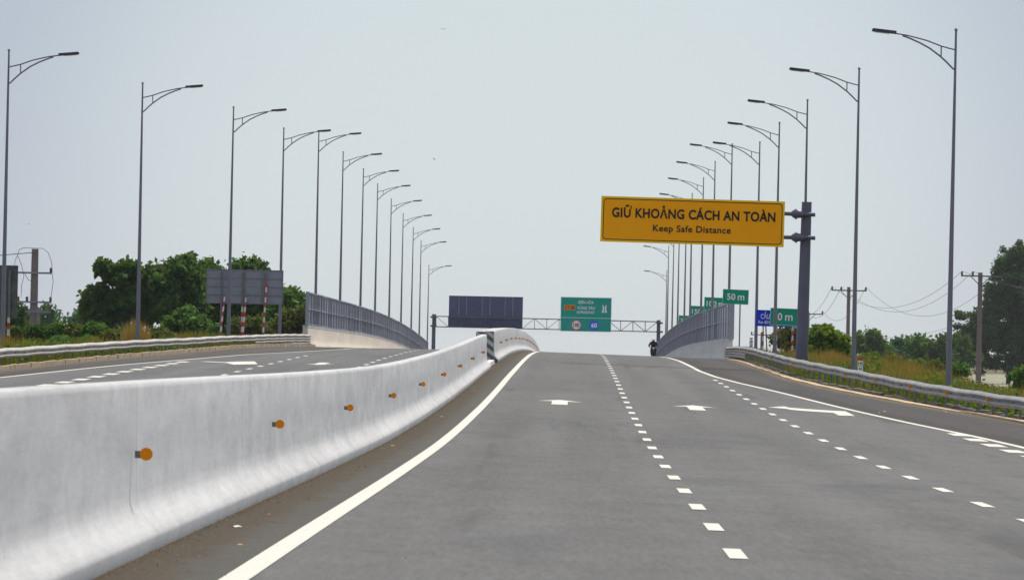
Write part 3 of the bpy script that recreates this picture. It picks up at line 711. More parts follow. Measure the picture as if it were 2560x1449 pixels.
dist_sign('0 m', 1925.5, 769.5, 290, 'green 0 m sign with its digit behind a lamp pole, before the blue bridge sign')
dist_sign('50 m', 1807, 722.5, 336, 'green 50 m sign, highest of the distance signs, at the screen fence end')
dist_sign('100 m', 1760.5, 742.5, 387, 'green 100 m sign overlapped by the 50 m sign and a lamp pole')
dist_sign('150 m', 1725, 764, 438, 'green 150 m sign half hidden by the screen fence')
dist_sign('200 m', 1696.5, 788, 489, 'green 200 m sign, the lowest and farthest, mostly hidden by the screen fence')

# blue bridge name sign
D = 303.0; p = at(1890.5, 774, D); W, Hh = 118 * D / F, 40.5 * D / F; cx = p.x + W / 2; cz = p.z - Hh / 2 - .01; gz = ground_z(cx, D) - .2
ro = empty('bridge_sign', (cx, D, gz), 'blue bridge name sign reading CẦU, partly behind the green 0 m sign', 'road sign')
pn = MB(); pn.box((0, 0, 0), (W, .05, Hh)); po = pn.build('sign_panel', M['blue'], ro); po.location = (0, 0, cz - gz); po.rotation_euler = (0, math.radians(.6), 0)
text_obj('CẦU', 22 * D / F, 19.5 * D / F, M['white'], po, (-W / 2 + 22.5 * D / F, -.03, .18), .012)
text_obj('Km 43+', 28 * D / F, 8.5 * D / F, M['white'], po, (-W / 2 + 20 * D / F, -.03, -.235), .015)
for px in (1908, 1981):
    q = at(px, 820, D); mb = MB(); mb.tube([(q.x - cx, .08, 0), (q.x - cx, .08, cz - gz + .35)], .05, 10); mb.build('post', M['redwhite'], ro)
for px in (1913, 1949):
    q = at(px, 820, D); mb = MB(); mb.tube([(q.x - cx + .25, 1.6, 0), (q.x - cx, .12, cz - gz + .1)], .035, 8); mb.build('brace', M['steel'], ro)

# marker posts
def marker(x, y, d, h1, h2, label, wpx, hpx):
    p = at(x, y, d); W, Hh = wpx * d / F, hpx * d / F; gz = ground_z(p.x, d)
    ro = empty('kilometre_marker', (p.x, d, gz), label, 'marker')
    mb = MB(); mb.tube([(0, .03, -.2), (0, .03, p.z - gz - .05)], .035, 8); mb.build('post', M['steel'], ro)
    mb = MB(); mb.box((0, 0, p.z - gz - Hh / 2 - Hh * .08), (W, .03, Hh * .84)); po = mb.build('plate', M['white'], ro)
    mb = MB(); mb.box((0, 0, p.z - gz - Hh * .02), (W, .034, Hh * .13)); mb.build('red_cap', M['red'], ro)
    z = p.z - gz
    text_obj(h1, W * .8, Hh * .20, M['black'], po, (0, -.016, z - Hh * .36), .02, th=.006)
    text_obj(h2, W * .62, Hh * .17, M['black'], po, (0, -.016, z - Hh * .78), .02, th=.006)
    mb = MB(); mb.box((0, -.02, z - Hh * .56), (W * .9, .006, Hh * .025)); mb.build('divider', M['black'], po)
marker(2151, 896, 200, 'H5', '43', 'small white marker plate with red top reading H5, beside a lamp pole behind the rail', 13.5, 32)
marker(1878, 845, 310, 'H4', '43', 'tiny white marker plate with red top near the screen fence end', 8.5, 24)

# ---------------------------------------------------------------- sign backs on the left
D = 292.0; tl, br_ = at(518, 670, D), at(707, 763.5, D); W, Hh = br_.x - tl.x, tl.z - br_.z - .08; cx, cz = (tl.x + br_.x) / 2, (tl.z + br_.z) / 2; gz = ground_z(cx, D)
ro = empty('road_sign', (cx, D, gz), 'large grey sign seen from behind, on red and white banded posts before the dark trees', 'road sign')
pn = MB(); pn.box((0, 0, 0), (W, .05, Hh)); po = pn.build('sign_panel', M['signback'], ro); po.location = (0, 0, cz - gz)
mb = MB()
for k in range(5): mb.box((0, -.045, -Hh / 2 + Hh * k / 4 * .97 + .03), (W, .04, .045))
for fx in (-.5, -.22, 0, .22, .49): mb.box((fx * W, -.04, 0), (.05, .035, Hh))
mb.build('ribs', M['ribs'], po)
mb = MB(); mb.disc((-.42, -.04, .1), .43, .04, 12); mb.disc((.45, -.04, .0), .46, .04, 12); mb.build('cover_plates', M['signback'], po)
for px, t_, b_ in ((547, 700, 840), (600, 683, 840), (655, 700, 840)):
    a = at(px + 8, t_, D); mb = MB(); zt = cz - gz - Hh / 2 - .1; mb.tube([(a.x - cx, -.12, zt if px == 600 else 0), (a.x - cx, -.12, cz - gz + Hh * .42)], .055, 10); po_ = mb.build('post', M['steel'], ro)
    if px == 600: mb = MB(); mb.tube([(a.x - cx, -.12, 0), (a.x - cx, -.12, zt)], .06, 10); mb.build('post_foot', M['redwhite'], po_)
for (xa, ya, xb, yb) in ((554, 835, 562, 742), (610, 835, 615, 745), (660, 835, 667, 708)):
    a, b = at(xa, ya, D), at(xb, yb, D); off = Vector((cx, D, gz)); a -= off; b -= off; a.y = -1.1; b.y = -.12; d_ = (a - b); a = b + d_ * (b.z / max(.1, (b.z - a.z)))
    mb = MB(); mb.tube([a, b], .05, 10); mb.build('brace', M['redwhite'], ro)
D = 222.0; tl, br_ = at(-70, 661, D), at(43, 794, D); W, Hh = br_.x - tl.x, tl.z - br_.z; cx, cz = (tl.x + br_.x) / 2, (tl.z + br_.z) / 2; gz = ground_z(cx, D)
ro = empty('road_sign', (cx, D, gz), 'dark sign seen from behind at the left edge, beside the nearest left lamp', 'road sign')
pn = MB(); pn.box((0, 0, 0), (W, .05, Hh)); po = pn.build('sign_panel', M['signbackshade'], ro); po.location = (0, 0, cz - gz)
mb = MB()
for k in range(5): mb.box((0, -.045, -Hh / 2 + Hh * k / 4 * .97 + .03), (W, .04, .045))
for fx in (-.4, 0, .34): mb.box((fx * W, -.04, 0), (.06, .035, Hh))
mb.build('ribs', M['signbackshade'], po)
for px in (23, -45):
    a = at(px, 780, D); mb = MB(); zt = cz - gz - Hh / 2; mb.tube([(a.x - cx, -.12, zt), (a.x - cx, -.12, cz - gz + Hh * .4)], .055, 10); po_ = mb.build('post', M['steel'], ro)
    mb = MB(); mb.tube([(a.x - cx, -.12, 0), (a.x - cx, -.12, zt)], .06, 10); mb.build('post_foot', M['redwhite'], po_)

# ---------------------------------------------------------------- utility poles and wires
def insul(mb, p, s=1.0):
    p = Vector(p); mb.tube([p, p + Vector((0, 0, .05)) * s, p + Vector((0, 0, .10)) * s, p + Vector((0, 0, .16)) * s, p + Vector((0, 0, .22)) * s], [.03 * s, .07 * s, .045 * s, .065 * s, .02 * s], 8)
def util_pole(x, ytop, d, wpx, arms, label, lean=0, double=False):
    p = at(x, ytop, d); gz = ground_z(p.x, d); ro = empty('utility_pole', (p.x, d, gz), label, 'utility pole'); h = p.z - gz; r = wpx * d / F / 2
    mb = MB(); mb.tube([(-lean, 0, -.3), (0, 0, h)], [r * 1.35, r], 12)
    mb.build('pole', M['poleconc'], ro, True, angle=40); pts = []
    for (xa, xb, ya, br) in arms:
        a, b = at(xa, ya, d), at(xb, ya + (xb - xa) * R, d); off = Vector((p.x, d, gz)); a -= off; b -= off; a.y = b.y = -r - .05
        mb = MB(); mb.bar(a, b, .08, .09)
        if br:
            for s in (-1, 1): mb.bar(Vector((s * .62, -r - .05, a.z)), Vector((0, -r - .02, a.z - .62)), .05)
        mb.build('crossarm', M['steel'] if not double else M['signback'], ro)
        for e in ((.02, .28, .98) if br else (.03, .97)):
            q = a.lerp(b, e); mb = MB(); insul(mb, q + Vector((0, 0, .03)), 1.15); mb.build('insulator', M['ceramic'], ro); pts.append(q + off + Vector((0, 0, .28)))
    return pts
P1 = util_pole(2451, 681, 320, 11, [(2402, 2507, 689, 1)], 'concrete utility pole with braced crossarm in front of the dark tree at right')
P2 = util_pole(2122, 717, 375, 8.5, [(2078, 2166, 725, 1)], 'concrete utility pole right behind the second lamp pole from the right, with crossarm')
P3 = util_pole(2020, 779, 430, 8, [(1992, 2057, 784, 1)], 'utility pole mostly hidden behind the amber sign column')
P4 = util_pole(1905, 830, 480, 7, [(1877, 1934, 836, 0)], 'short far utility pole under the blue bridge sign')
P5 = util_pole(88, 622, 262, 17, [(40, 131, 681, 0), (45, 129, 754, 1), (64, 128, 778, 0)], 'thick twin concrete utility pole with three crossarms at left', double=True)
P6 = util_pole(98, 772, 520, 6, [(80, 116, 780, 0)], 'small far utility pole behind the thick twin pole at left')
def wire(pts, r, label, nm='power_line'):
    o = empty(nm, pts[0], label, 'cable', 'power cables between the utility poles')
    mb = MB(); mb.tube(pts, r, 5); mb.build('cable', M['wire'], o, offset=pts[0]); return o
def sag(a, b, s, n=22): 
    a, b = Vector(a), Vector(b); return [a.lerp(b, i / n) - Vector((0, 0, 4 * s * (i / n) * (1 - i / n))) for i in range(n + 1)]
nmz = ['upper', 'middle', 'lower']
for i in range(3):
    wire(sag(P1[i], P2[i], 1.9 + .25 * i), .012, '%s sagging cable between the two right-hand utility poles' % nmz[i])
    wire(sag(P2[i], P3[i], 1.1 + .2 * i), .013, '%s sagging cable from the second utility pole to the one behind the amber sign column' % nmz[i])
    q = Vector(P1[i]) + Vector((12, -70, .4)); wire(sag(P1[i], q, 2.0 + .2 * i), .011, '%s cable leaving the frame past the dark tree at right' % nmz[i])
for i, (a, b) in enumerate(zip(P3[:2], P4)): wire(sag(a, b, 1.0), .014, '%s far cable crossing under the blue bridge sign' % ('near' if i == 0 else 'outer'))
wire(sag(at(2420, 800, 340), at(2120, 830, 380), .7), .009, 'lowest faint cable under the three right-hand ones')
D = 262.0
wire([at(*q, D - .4) for q in ((-60, 640), (0, 638), (48, 634), (84, 631))], .02, 'cable running in from the left edge to the twin pole')
wire([at(*q, D - .5) for q in ((131, 681), (129, 655), (121, 632), (108, 621), (86, 620), (60, 619), (48, 624), (44, 638), (54, 662), (60, 690), (54, 715), (53, 742))], .014, 'jumper cable looping over the head of the twin pole')
wire([at(*q, D - .6) for q in ((44, 638), (38, 650), (36, 668))], .012, 'short hanging cable end left of the twin pole')
wire([at(*q, D - .6) for q in ((60, 680), (70, 698), (80, 704))], .014, 'short diagonal cable onto the twin pole')
wire([at(*q, D - .5) for q in ((131, 683), (133, 705), (128, 740), (128, 770), (128, 795))], .014, 'hanging jumper cable right of the twin pole')

# ---------------------------------------------------------------- vegetation
def leaf_mesh(name, clumps, nper, size, mat, parent, off, flat=.0, shell=.55, elong=1.6):
    """clumps: (x,y,z,rx,ry,rz,weight)"""
    cl = np.array(clumps, float); vol = cl[:, 3] * cl[:, 5] * cl[:, 6]; n = np.maximum(nper * .12, (vol * nper)).astype(int)
    idx = np.repeat(np.arange(len(cl)), n); N = len(idx); c = cl[idx]
    u = NR.normal(size=(N, 3)); u /= np.linalg.norm(u, axis=1)[:, None]
    rr = (shell + (1 - shell) * NR.random(N)) * (1 + .22 * NR.normal(size=N) * (NR.random(N) < .5)); rr = np.where(NR.random(N) < .25, rr * NR.random(N), rr)
    p = c[:, :3] + u * rr[:, None] * c[:, 3:6]
    p += NR.normal(size=(N, 3)) * size * .8
    nrm = u + NR.normal(size=(N, 3)) * .75; nrm[:, 2] += .35 + flat; nrm /= np.linalg.norm(nrm, axis=1)[:, None]
    a = np.cross(nrm, NR.normal(size=(N, 3))); a /= np.linalg.norm(a, axis=1)[:, None]; b = np.cross(nrm, a)
    s = size * (.6 + .8 * NR.random(N))[:, None]; L, Wd = a * s * elong * .5, b * s * .5
    V = np.stack([p - L, p + Wd, p + L, p - Wd], 1).reshape(-1, 3); Fq = np.arange(4 * N).reshape(-1, 4)
    return np_mesh(name, V, Fq, mat, parent, off)
def pxclumps(lst, d, depth=1.0, sub=5, jit=.55):
    out = []
    for it_ in lst:
        x, y, r = it_[:3]; dd = d + (it_[3] if len(it_) > 3 else 0); c = at(x, y, dd); rr = r * dd / F
        for k in range(int(sub * 1.6)):
            o = Vector((rnd.gauss(0, 1), rnd.gauss(0, 1) * depth, rnd.gauss(0, .8))) * rr * jit; s = rr * rnd.uniform(.30, .60)
            out.append((c.x + o.x, c.y + o.y + rnd.uniform(-1, 1) * depth, c.z + o.z, s, s * 1.2, s * .8, 1))
    return out
def tree(x, base_d, lst, mat, nper, size, label, cat='tree', name='tree', group=None, trunk=True, trunkx=None, depth=1.4, sub=6, trunks=1, tr=.22, jit=.55):
    cl = pxclumps(lst, base_d, depth, sub, jit); tx = at(trunkx or x, 850, base_d).x; gz = ground_z(tx, base_d)
    root = empty(name, (tx, base_d, gz), label, cat, group); off = tuple(root.location)
    leaf_mesh('crown', cl, nper, size, mat, root, off)
    if trunk:
        mb = MB(); tops = sorted(cl, key=lambda c: -c[3])[:16] + rnd.sample(cl, min(14, len(cl)))
        cz = sum(c[2] for c in cl) / len(cl); fork = Vector((tx, base_d, gz + (cz - gz) * .45))
        for k in range(trunks):
            bx = tx + (k - (trunks - 1) / 2) * 1.3; fk = fork + Vector(((k - (trunks - 1) / 2) * 1.9, 0, 0)); mb.tube([(bx, base_d, gz - .2), (bx + .1, base_d, (gz + fk.z) / 2), fk], [tr * 1.3, tr, tr * .8], 8)
        for c in tops:
            e = Vector(c[:3]); k = min(range(trunks), key=lambda k: abs(tx + (k - (trunks - 1) / 2) * 1.9 - e.x)); fk = fork + Vector(((k - (trunks - 1) / 2) * 1.9, 0, 0))
            md = fk.lerp(e, .5) + Vector((rnd.uniform(-.3, .3), 0, rnd.uniform(-.1, .4))); mb.tube([fk, md, e], [tr * .55, tr * .3, tr * .1], 6)
        mb.build('trunk', M['bark'], root, True, offset=off)
    return root
big = [(258, 668, 9), (272, 674, 11), (288, 682, 14), (305, 690, 16), (330, 676, 18), (352, 690, 24), (318, 705, 26), (240, 735, 15), (232, 748, 14), (225, 772, 12), (262, 762, 20), (258, 795, 18), (300, 745, 30), (350, 728, 38), (300, 780, 12), (405, 698, 30), (400, 738, 42), (355, 770, 36), (430, 690, 26), (450, 674, 16), (463, 660, 9), (470, 655, 5), (452, 720, 40), (410, 785, 40), (230, 790, 12), (470, 690, 24), (450, 770, 42), (240, 815, 14)]
tree(400, 390, big, M['leafdark'], 720, .27, 'big dark spreading tree at left with a branch poking up and left', trunkx=385, sub=7, trunks=2, tr=.26, jit=.72)
big2 = [(500, 700, 26), (520, 680, 20), (535, 690, 24), (515, 672, 10), (540, 725, 40), (500, 740, 36), (580, 700, 30), (560, 760, 46), (600, 672, 14), (625, 670, 16), (640, 680, 16), (610, 720, 46), (660, 730, 36), (600, 790, 46), (655, 790, 44), (520, 790, 44), (560, 825, 36), (470, 835, 34)]
tree(580, 402, big2, M['leafdark'], 680, .27, 'dark dense tree directly behind the large grey sign back', trunkx=575, sub=7, trunks=2, tr=.26)
tree(725, 380, [(715, 745, 14), (730, 738, 12), (712, 765, 30), (745, 758, 18), (738, 785, 30), (700, 800, 34), (755, 760, 10)], M['leafmid'], 600, .26, 'mid green tree between the grey sign back and the screen fence', trunkx=722)
tree(725, 345, [(728, 800, 26), (755, 780, 26), (700, 815, 22), (745, 822, 26), (762, 800, 18)], M['leafolive'], 700, .22, 'olive yellow-green bush against the near end of the left screen fence', 'bush', 'bush', trunkx=735)
tree(470, 340, [(440, 800, 18), (468, 790, 20), (500, 796, 20), (430, 820, 22), (478, 818, 30), (518, 822, 20), (450, 845, 24), (500, 845, 24)], M['leafmid'], 900, .20, 'rounded mid green bush in front of the dark trees at left', 'bush', 'bush', trunkx=475)
tree(630, 330, [(590, 815, 14), (625, 812, 16), (650, 820, 16), (600, 835, 20), (640, 838, 18)], M['leafolive'], 900, .18, 'low olive bush beneath the large grey sign back', 'bush', 'bush', trunkx=620)
# pale trees far behind on the left
tree(115, 780, [(90, 785, 14), (110, 778, 16), (130, 790, 14), (145, 805, 16), (75, 800, 18), (105, 805, 20)], M['leaffar'], 120, .42, 'pale hazy tree far behind the thick twin utility pole', sub=5)
tree(205, 760, [(180, 800, 14), (200, 792, 16), (222, 788, 18), (238, 776, 12), (215, 812, 22), (185, 822, 16)], M['leaffar'], 120, .42, 'pale hazy tree far off, left of the big dark tree', sub=5)
tree(270, 700, [(255, 800, 20), (275, 792, 18), (300, 800, 16), (285, 820, 22), (320, 812, 14)], M['leaffar'], 130, .40, 'pale hazy tree far off, seen under the big dark tree', sub=5)
tree(20, 420, [(2, 795, 20), (30, 800, 22), (52, 785, 12), (50, 810, 18), (-20, 790, 30)], M['leafdark'], 400, .28, 'dark bush behind the dark sign back at the left edge', 'bush', 'bush')
# left brush, each shrub its own
bl = [(60, 845, 26), (120, 838, 27), (178, 842, 26), (232, 836, 25), (285, 845, 24), (20, 850, 26), (395, 845, 24), (150, 862, 20), (90, 868, 20), (210, 864, 18)]
where = ['second from the left edge', 'third from the left edge', 'fourth from the left edge', 'sixth from the left edge, below the gap in the trees', 'left of the dry reeds', 'at the very left edge', 'right of the second left lamp pole', 'low in front, mid-left', 'low in front, far left', 'low in front, below the big tree']
for i, (x, y, r) in enumerate(bl):
    d = 262 if i < 7 else 238; r *= 1.12 if i < 7 else 1
    lst = [(x + rnd.uniform(-r, r) * .9, y + rnd.uniform(-.35, .35) * r, r * rnd.uniform(.4, .6)) for _ in range(7)] + [(x, y + 12, r)]
    tree(x, d, lst, M['leafolive'] if i % 2 == 0 else M['leafmid'], 1400, .13, 'shrub behind the left rail, ' + where[i], 'bush', 'shrub', 'shrubs behind the left guard rail', sub=4, tr=.05)
# right side
tree(2065, 300, [(2040, 838, 10), (2058, 832, 12), (2075, 850, 14), (2048, 860, 18), (2098, 862, 14), (2070, 876, 20), (2105, 878, 12), (2035, 878, 16), (2090, 885, 18)], M['leafbright'], 1100, .20, 'bright green leafy tree just right of the amber sign column', trunkx=2062, tr=.07)
tree(1975, 330, [(1962, 828, 10), (1985, 838, 10), (1990, 860, 10), (1950, 852, 7), (1975, 875, 10), (1940, 846, 4)], M['leafolive'], 800, .20, 'thin open bush below the green 0 m sign', 'bush', 'bush', tr=.05, sub=3)
mids = [(2160, 780, [(2150, 850, 16), (2172, 842, 16), (2188, 836, 12), (2140, 868, 18), (2170, 872, 26), (2198, 862, 20), (2150, 900, 26), (2190, 900, 26), (2165, 925, 24)], 'leafmid', 'mid green tree right of the second lamp pole from the right'),
        (2230, 820, [(2215, 868, 18), (2240, 862, 16), (2255, 858, 16), (2225, 888, 24), (2250, 890, 24), (2230, 915, 24), (2262, 915, 20)], 'leaffar', 'bluish green tree in the middle of the right-hand tree line'),
        (2295, 800, [(2280, 858, 14), (2300, 852, 14), (2318, 856, 14), (2285, 880, 22), (2315, 882, 22), (2300, 905, 26), (2330, 905, 20)], 'leafmid', 'round mid green tree left of the nearest right lamp pole'),
        (2345, 760, [(2338, 868, 10), (2355, 846, 8), (2350, 862, 12), (2362, 878, 16), (2345, 890, 20), (2375, 898, 18), (2355, 912, 22)], 'leafgrey', 'dark tree immediately left of the nearest right lamp pole'),
        (2400, 770, [(2395, 850, 12), (2385, 868, 14), (2410, 862, 16), (2400, 885, 22), (2420, 895, 24), (2395, 908, 20)], 'leafgrey', 'dark tree between the nearest right lamp pole and the utility pole')]
for x, d, l, m, lab in mids: tree(x, d, l, M[m], 210, .36, lab, sub=6, tr=.15)
rt = [(2535, 628, 16), (2552, 650, 24), (2520, 652, 14), (2575, 640, 30), (2505, 680, 12), (2530, 690, 26), (2570, 700, 40), (2490, 690, 10), (2500, 720, 16), (2485, 740, 16), (2530, 740, 36), (2560, 760, 44), (2600, 720, 60), (2475, 765, 14), (2440, 785, 14), (2460, 800, 22), (2500, 780, 34), (2435, 815, 22), (2425, 840, 22), (2470, 840, 34), (2520, 830, 44), (2570, 830, 50), (2620, 820, 60), (2440, 870, 26), (2480, 885, 34), (2530, 885, 40), (2580, 890, 44), (2410, 790, 6), (2396, 787, 5), (2450, 900, 24), (2500, 912, 24), (2550, 912, 26)]
tree(2540, 900, rt, M['leafgrey'], 300, .30, 'very tall dark feathery tree filling the right edge beyond the pond', sub=8, trunks=3, tr=.3, jit=.7)
tree(2550, 330, [(2540, 940, 9), (2552, 935, 12), (2565, 945, 12), (2548, 962, 9)], M['leafmid'], 900, .14, 'small bush in front of the pond at the right edge', 'bush', 'bush', tr=.04)
br2 = [(2170, 905, 16, 'below the marker plate trees'), (2225, 915, 18, 'centre of the brush line'), (2275, 925, 18, 'brown-green, right of centre'), (2330, 925, 20, 'beside the nearest right lamp pole'), (2395, 925, 12, 'at the left tip of the pond')]
for i, (x, y, r, w) in enumerate(br2):
    lst = [(x + rnd.uniform(-r, r), y + rnd.uniform(-.5, .3) * r, r * rnd.uniform(.4, .6)) for _ in range(7)]
    tree(x, 330 + 14 * i, lst, M['leafolive'] if i % 2 else M['leafmid'], 700, .18, 'low field shrub behind the right rail, ' + w, 'bush', 'shrub', 'shrubs behind the right guard rail', sub=4, tr=.05)
# pond
mb = MB(); pv = [(x, y, PLAIN + .32) for x, y in ((52, 600), (57, 690), (72, 800), (80, 930), (99, 1120), (112, 1330), (140, 1600), (190, 1690), (270, 1650), (420, 1720), (430, 1200), (400, 800), (330, 590), (180, 560), (95, 575))]
mb.add(pv, [tuple(range(len(pv)))]); tag(mb.build('water', M['water']), kind='structure')

# grass ------------------------------------------------------------------
def blades(name, pts, hts, wid, mat, bend=.35):
    P = np.array(pts, float); N = len(P); h = np.array(hts); ang = NR.random(N) * 2 * np.pi; w = wid * (.6 + .8 * NR.random(N))
    dx = np.stack([np.cos(ang), np.sin(ang), np.zeros(N)], 1) * w[:, None] / 2; la = NR.random(N) * 2 * np.pi; ln = bend * h * NR.random(N)
    lean = np.stack([np.cos(la) * ln, np.sin(la) * ln, np.zeros(N)], 1); up = np.zeros((N, 3)); up[:, 2] = h
    A, B = P - dx, P + dx; M1, M2 = P + up * .55 + lean * .35 - dx * .7, P + up * .55 + lean * .35 + dx * .7; T = P + up * .97 + lean
    V = np.stack([A, B, M2, M1, T], 1).reshape(-1, 3); b = np.arange(N)[:, None] * 5
    me = bpy.data.meshes.new(name); me.vertices.add(len(V)); me.vertices.foreach_set('co', V.astype(np.float32).ravel())
    loops = np.concatenate([b + np.array([[0, 1, 2, 3]]), b + np.array([[3, 2, 4]])], 1).astype(np.int32); me.loops.add(loops.size); me.loops.foreach_set('vertex_index', loops.ravel())
    me.polygons.add(2 * N); st = (np.arange(N)[:, None] * 7 + np.array([[0, 4]])).astype(np.int32); me.polygons.foreach_set('loop_start', st.ravel())
    me.materials.append(mat); me.update(calc_edges=True); me.validate(); o = bpy.data.objects.new(name, me); COL.objects.link(o); return o
def clumpy(X, Y, s=1.0): return .5 + .25 * math.sin(X * 1.3 * s + 2.1 * math.sin(Y * .11)) + .25 * math.sin(Y * .21 * s + 1.7 * math.sin(X * .7))
def scatter(n, y0, y1, tf, e0, e1, hlo, hhi, thr=.0, pw=1.5):
    pts, hs = [], []
    while len(pts) < n:
        Y = rnd.uniform(y0, y1); e = e0 + (e1 - e0) * rnd.random() ** pw; X = C(Y) + tf(Y) + e; c = clumpy(X, Y)
        if c < thr + rnd.random() * .3: continue
        bx, by = X, Y
        for _ in range(6):
            x_, y_ = bx + rnd.gauss(0, .07), by + rnd.gauss(0, .12); pts.append((x_, y_, ground_z(x_, y_) - .03)); hh_ = rnd.uniform(hlo, hhi) * (.55 + .75 * c)
            rt_ = (railR(y_) if x_ > 0 else -railL(y_)); tt_ = (x_ - C(y_)) * (1 if x_ > 0 else -1) - rt_
            if tt_ < .25: hh_ = min(hh_, rnd.uniform(.12, .36))
            elif tt_ < 1.6: hh_ = min(hh_, rnd.uniform(.3, .66))
            if x_ > 0 and y_ < 180 and tt_ > .25: hh_ *= .5 + .5 * max(0, (y_ - 150) / 30)
            if x_ > 0 and y_ > 190 and tt_ < .25: hh_ *= 1.8
            hs.append(hh_)
    return pts, hs
p, h = scatter(52000, 100, 330, lambda y: kerbR(y) + .55, 0.0, 9, .22, .75, .05, 1.7); tag(blades('grass', p, h, .035, M['grass']), 'yellow-green roadside grass behind the right guard rail', 'grass', kind='stuff')
p, h = scatter(16000, 105, 320, lambda y: kerbR(y) + .55, 0.0, 8, .3, 1.0, .45, 1.3); tag(blades('dry_grass', p, h, .022, M['drygrass'], .5), 'tall brown dry grass tufts behind the right guard rail', 'grass', kind='stuff')
p, h = scatter(46000, 140, 312, lambda y: kerbL(y) - .25, 0.0, -9, .22, .8, .05, 1.7); tag(blades('grass', p, h, .035, M['grass']), 'green and yellow grass behind the left guard rail', 'grass', kind='stuff')
p, h = scatter(9000, 140, 312, lambda y: kerbL(y) - .25, 0.0, -8, .3, .9, .5, 1.3); tag(blades('dry_grass', p, h, .022, M['drygrass'], .5), 'brown dry grass tufts behind the left guard rail', 'grass', kind='stuff')
def under(tf, sg, y0, y1, n, name, label, mats):
    for mt, sub in mats:
        cl = []
        while len(cl) < n * sub:
            Y = rnd.uniform(y0, y1); e = 9 * rnd.random() ** 1.3; X = C(Y) + tf(Y) + sg * e
            if clumpy(X + 7, Y + 31, .7) < rnd.random() * .9: continue
            r_ = rnd.uniform(.16, .42) * (.7 if e < 1 else 1); cl.append((X, Y, ground_z(X, Y) + r_ * .5, r_, r_, r_ * .8, 1))
        o = leaf_mesh(name, cl, 900, .11, M[mt], None, (0, 0, 0)); tag(o, label % mt.replace('leaf', ''), 'undergrowth', kind='stuff')
under(lambda y: railR(y) + .5, 1, 104, 325, 520, 'undergrowth', '%s leafy weeds growing among the grass behind the right guard rail', (('leafmid', .8), ('leafbright', .6), ('leafolive', 1)))
under(lambda y: railL(y) - .5, -1, 140, 312, 520, 'undergrowth', '%s leafy weeds growing among the grass behind the left guard rail', (('leafmid', 1), ('leafbright', .5), ('leafolive', 1)))
def reeds(x0, x1, yb, yt, d, n, label, mat='drygrass'):
    pts, hs = [], []
    for _ in range(n):
        x = rnd.uniform(x0, x1); dd = d + rnd.uniform(-5, 5); q = at(x, 850, dd); gz = ground_z(q.x, dd); tp = at(x, yt + abs(x - (x0 + x1) / 2) / (x1 - x0) * 60 + rnd.uniform(0, 45), dd).z
        pts.append((q.x, dd, gz)); hs.append(max(.3, tp - gz))
    o = blades('reeds', pts, hs, .03, M[mat], .22); tag(o, label, 'reeds', kind='stuff')
reeds(305, 375, 850, 780, 246, 1500, 'tall golden dry reeds around the second left lamp pole')
reeds(2035, 2130, 900, 862, 222, 2600, 'tall brown dry reeds right of the amber sign column')
reeds(1925, 1985, 900, 862, 262, 1500, 'yellow-green tall grass left of the amber sign column', 'grass')
reeds(2400, 2440, 960, 925, 230, 500, 'dry reeds between the nearest right lamp pole and the utility pole')

# small stones and litter by the median ------------------------------------
st = MB()
for _ in range(800):
    Y = 34 + 160 * rnd.random() ** 1.4; tt = -.83 + abs(rnd.gauss(0, .22)); r_ = rnd.uniform(.006, .019); X = C(Y) + tt
    if rnd.random() < .06: tt = rnd.uniform(-.5, 1.2); X = C(Y) + tt; r_ *= .7
    z = zr(tt, Y); g = rnd.random() * 6
    v = [(X + math.cos(g + k * 1.57) * r_ * rnd.uniform(.6, 1.2), Y + math.sin(g + k * 1.57) * r_ * 1.5, z) for k in range(4)] + [(X, Y, z + r_ * rnd.uniform(.6, 1.1))]
    st.add(v, [(0, 1, 4), (1, 2, 4), (2, 3, 4), (3, 0, 4)])
tag(st.build('gravel', M['stone']), 'loose gravel and dirt along the foot of the median barrier', 'gravel', kind='stuff')
pts, hs = [], []
for _ in range(11000):
    Y = 30 + 150 * rnd.random() ** 1.2
    if clumpy(Y * 3.1, Y * 5) < rnd.random() * .55: continue
    X = C(Y) - .825 + rnd.gauss(0, .012); pts.append((X, Y, zr(0, Y) - .02)); hs.append(rnd.uniform(.02, .055))
tag(blades('weeds', pts, hs, .02, M['weed'], .9), 'thin golden weeds along the foot of the median barrier', 'weeds', kind='stuff')
def litter(x, y, d, mat, s, label, nm='litter'):
    p = at(x, y, d); tt = p.x - C(d); z = zr(tt, d); o = empty(nm, (p.x, d, z), label, 'litter')
    mb = MB(); n = 7; v = [(math.cos(k * 2 * math.pi / n) * s * rnd.uniform(.6, 1.1), math.sin(k * 2 * math.pi / n) * s * 2 * rnd.uniform(.6, 1.1), rnd.uniform(0, .3) * s) for k in range(n)] + [(s * .2, 0, s * .35)]
    mb.add(v, [(k, (k + 1) % n, n) for k in range(n)]); mb.build('scrap', M[mat], o)
def surf_d(x, y):
    best = None
    for k in range(600):
        d = 34 + k * .35; p = at(x, y, d); e = abs(p.z - zr(p.x - C(d), d))
        if best is None or e < best[0]: best = (e, d)
    return best[1]
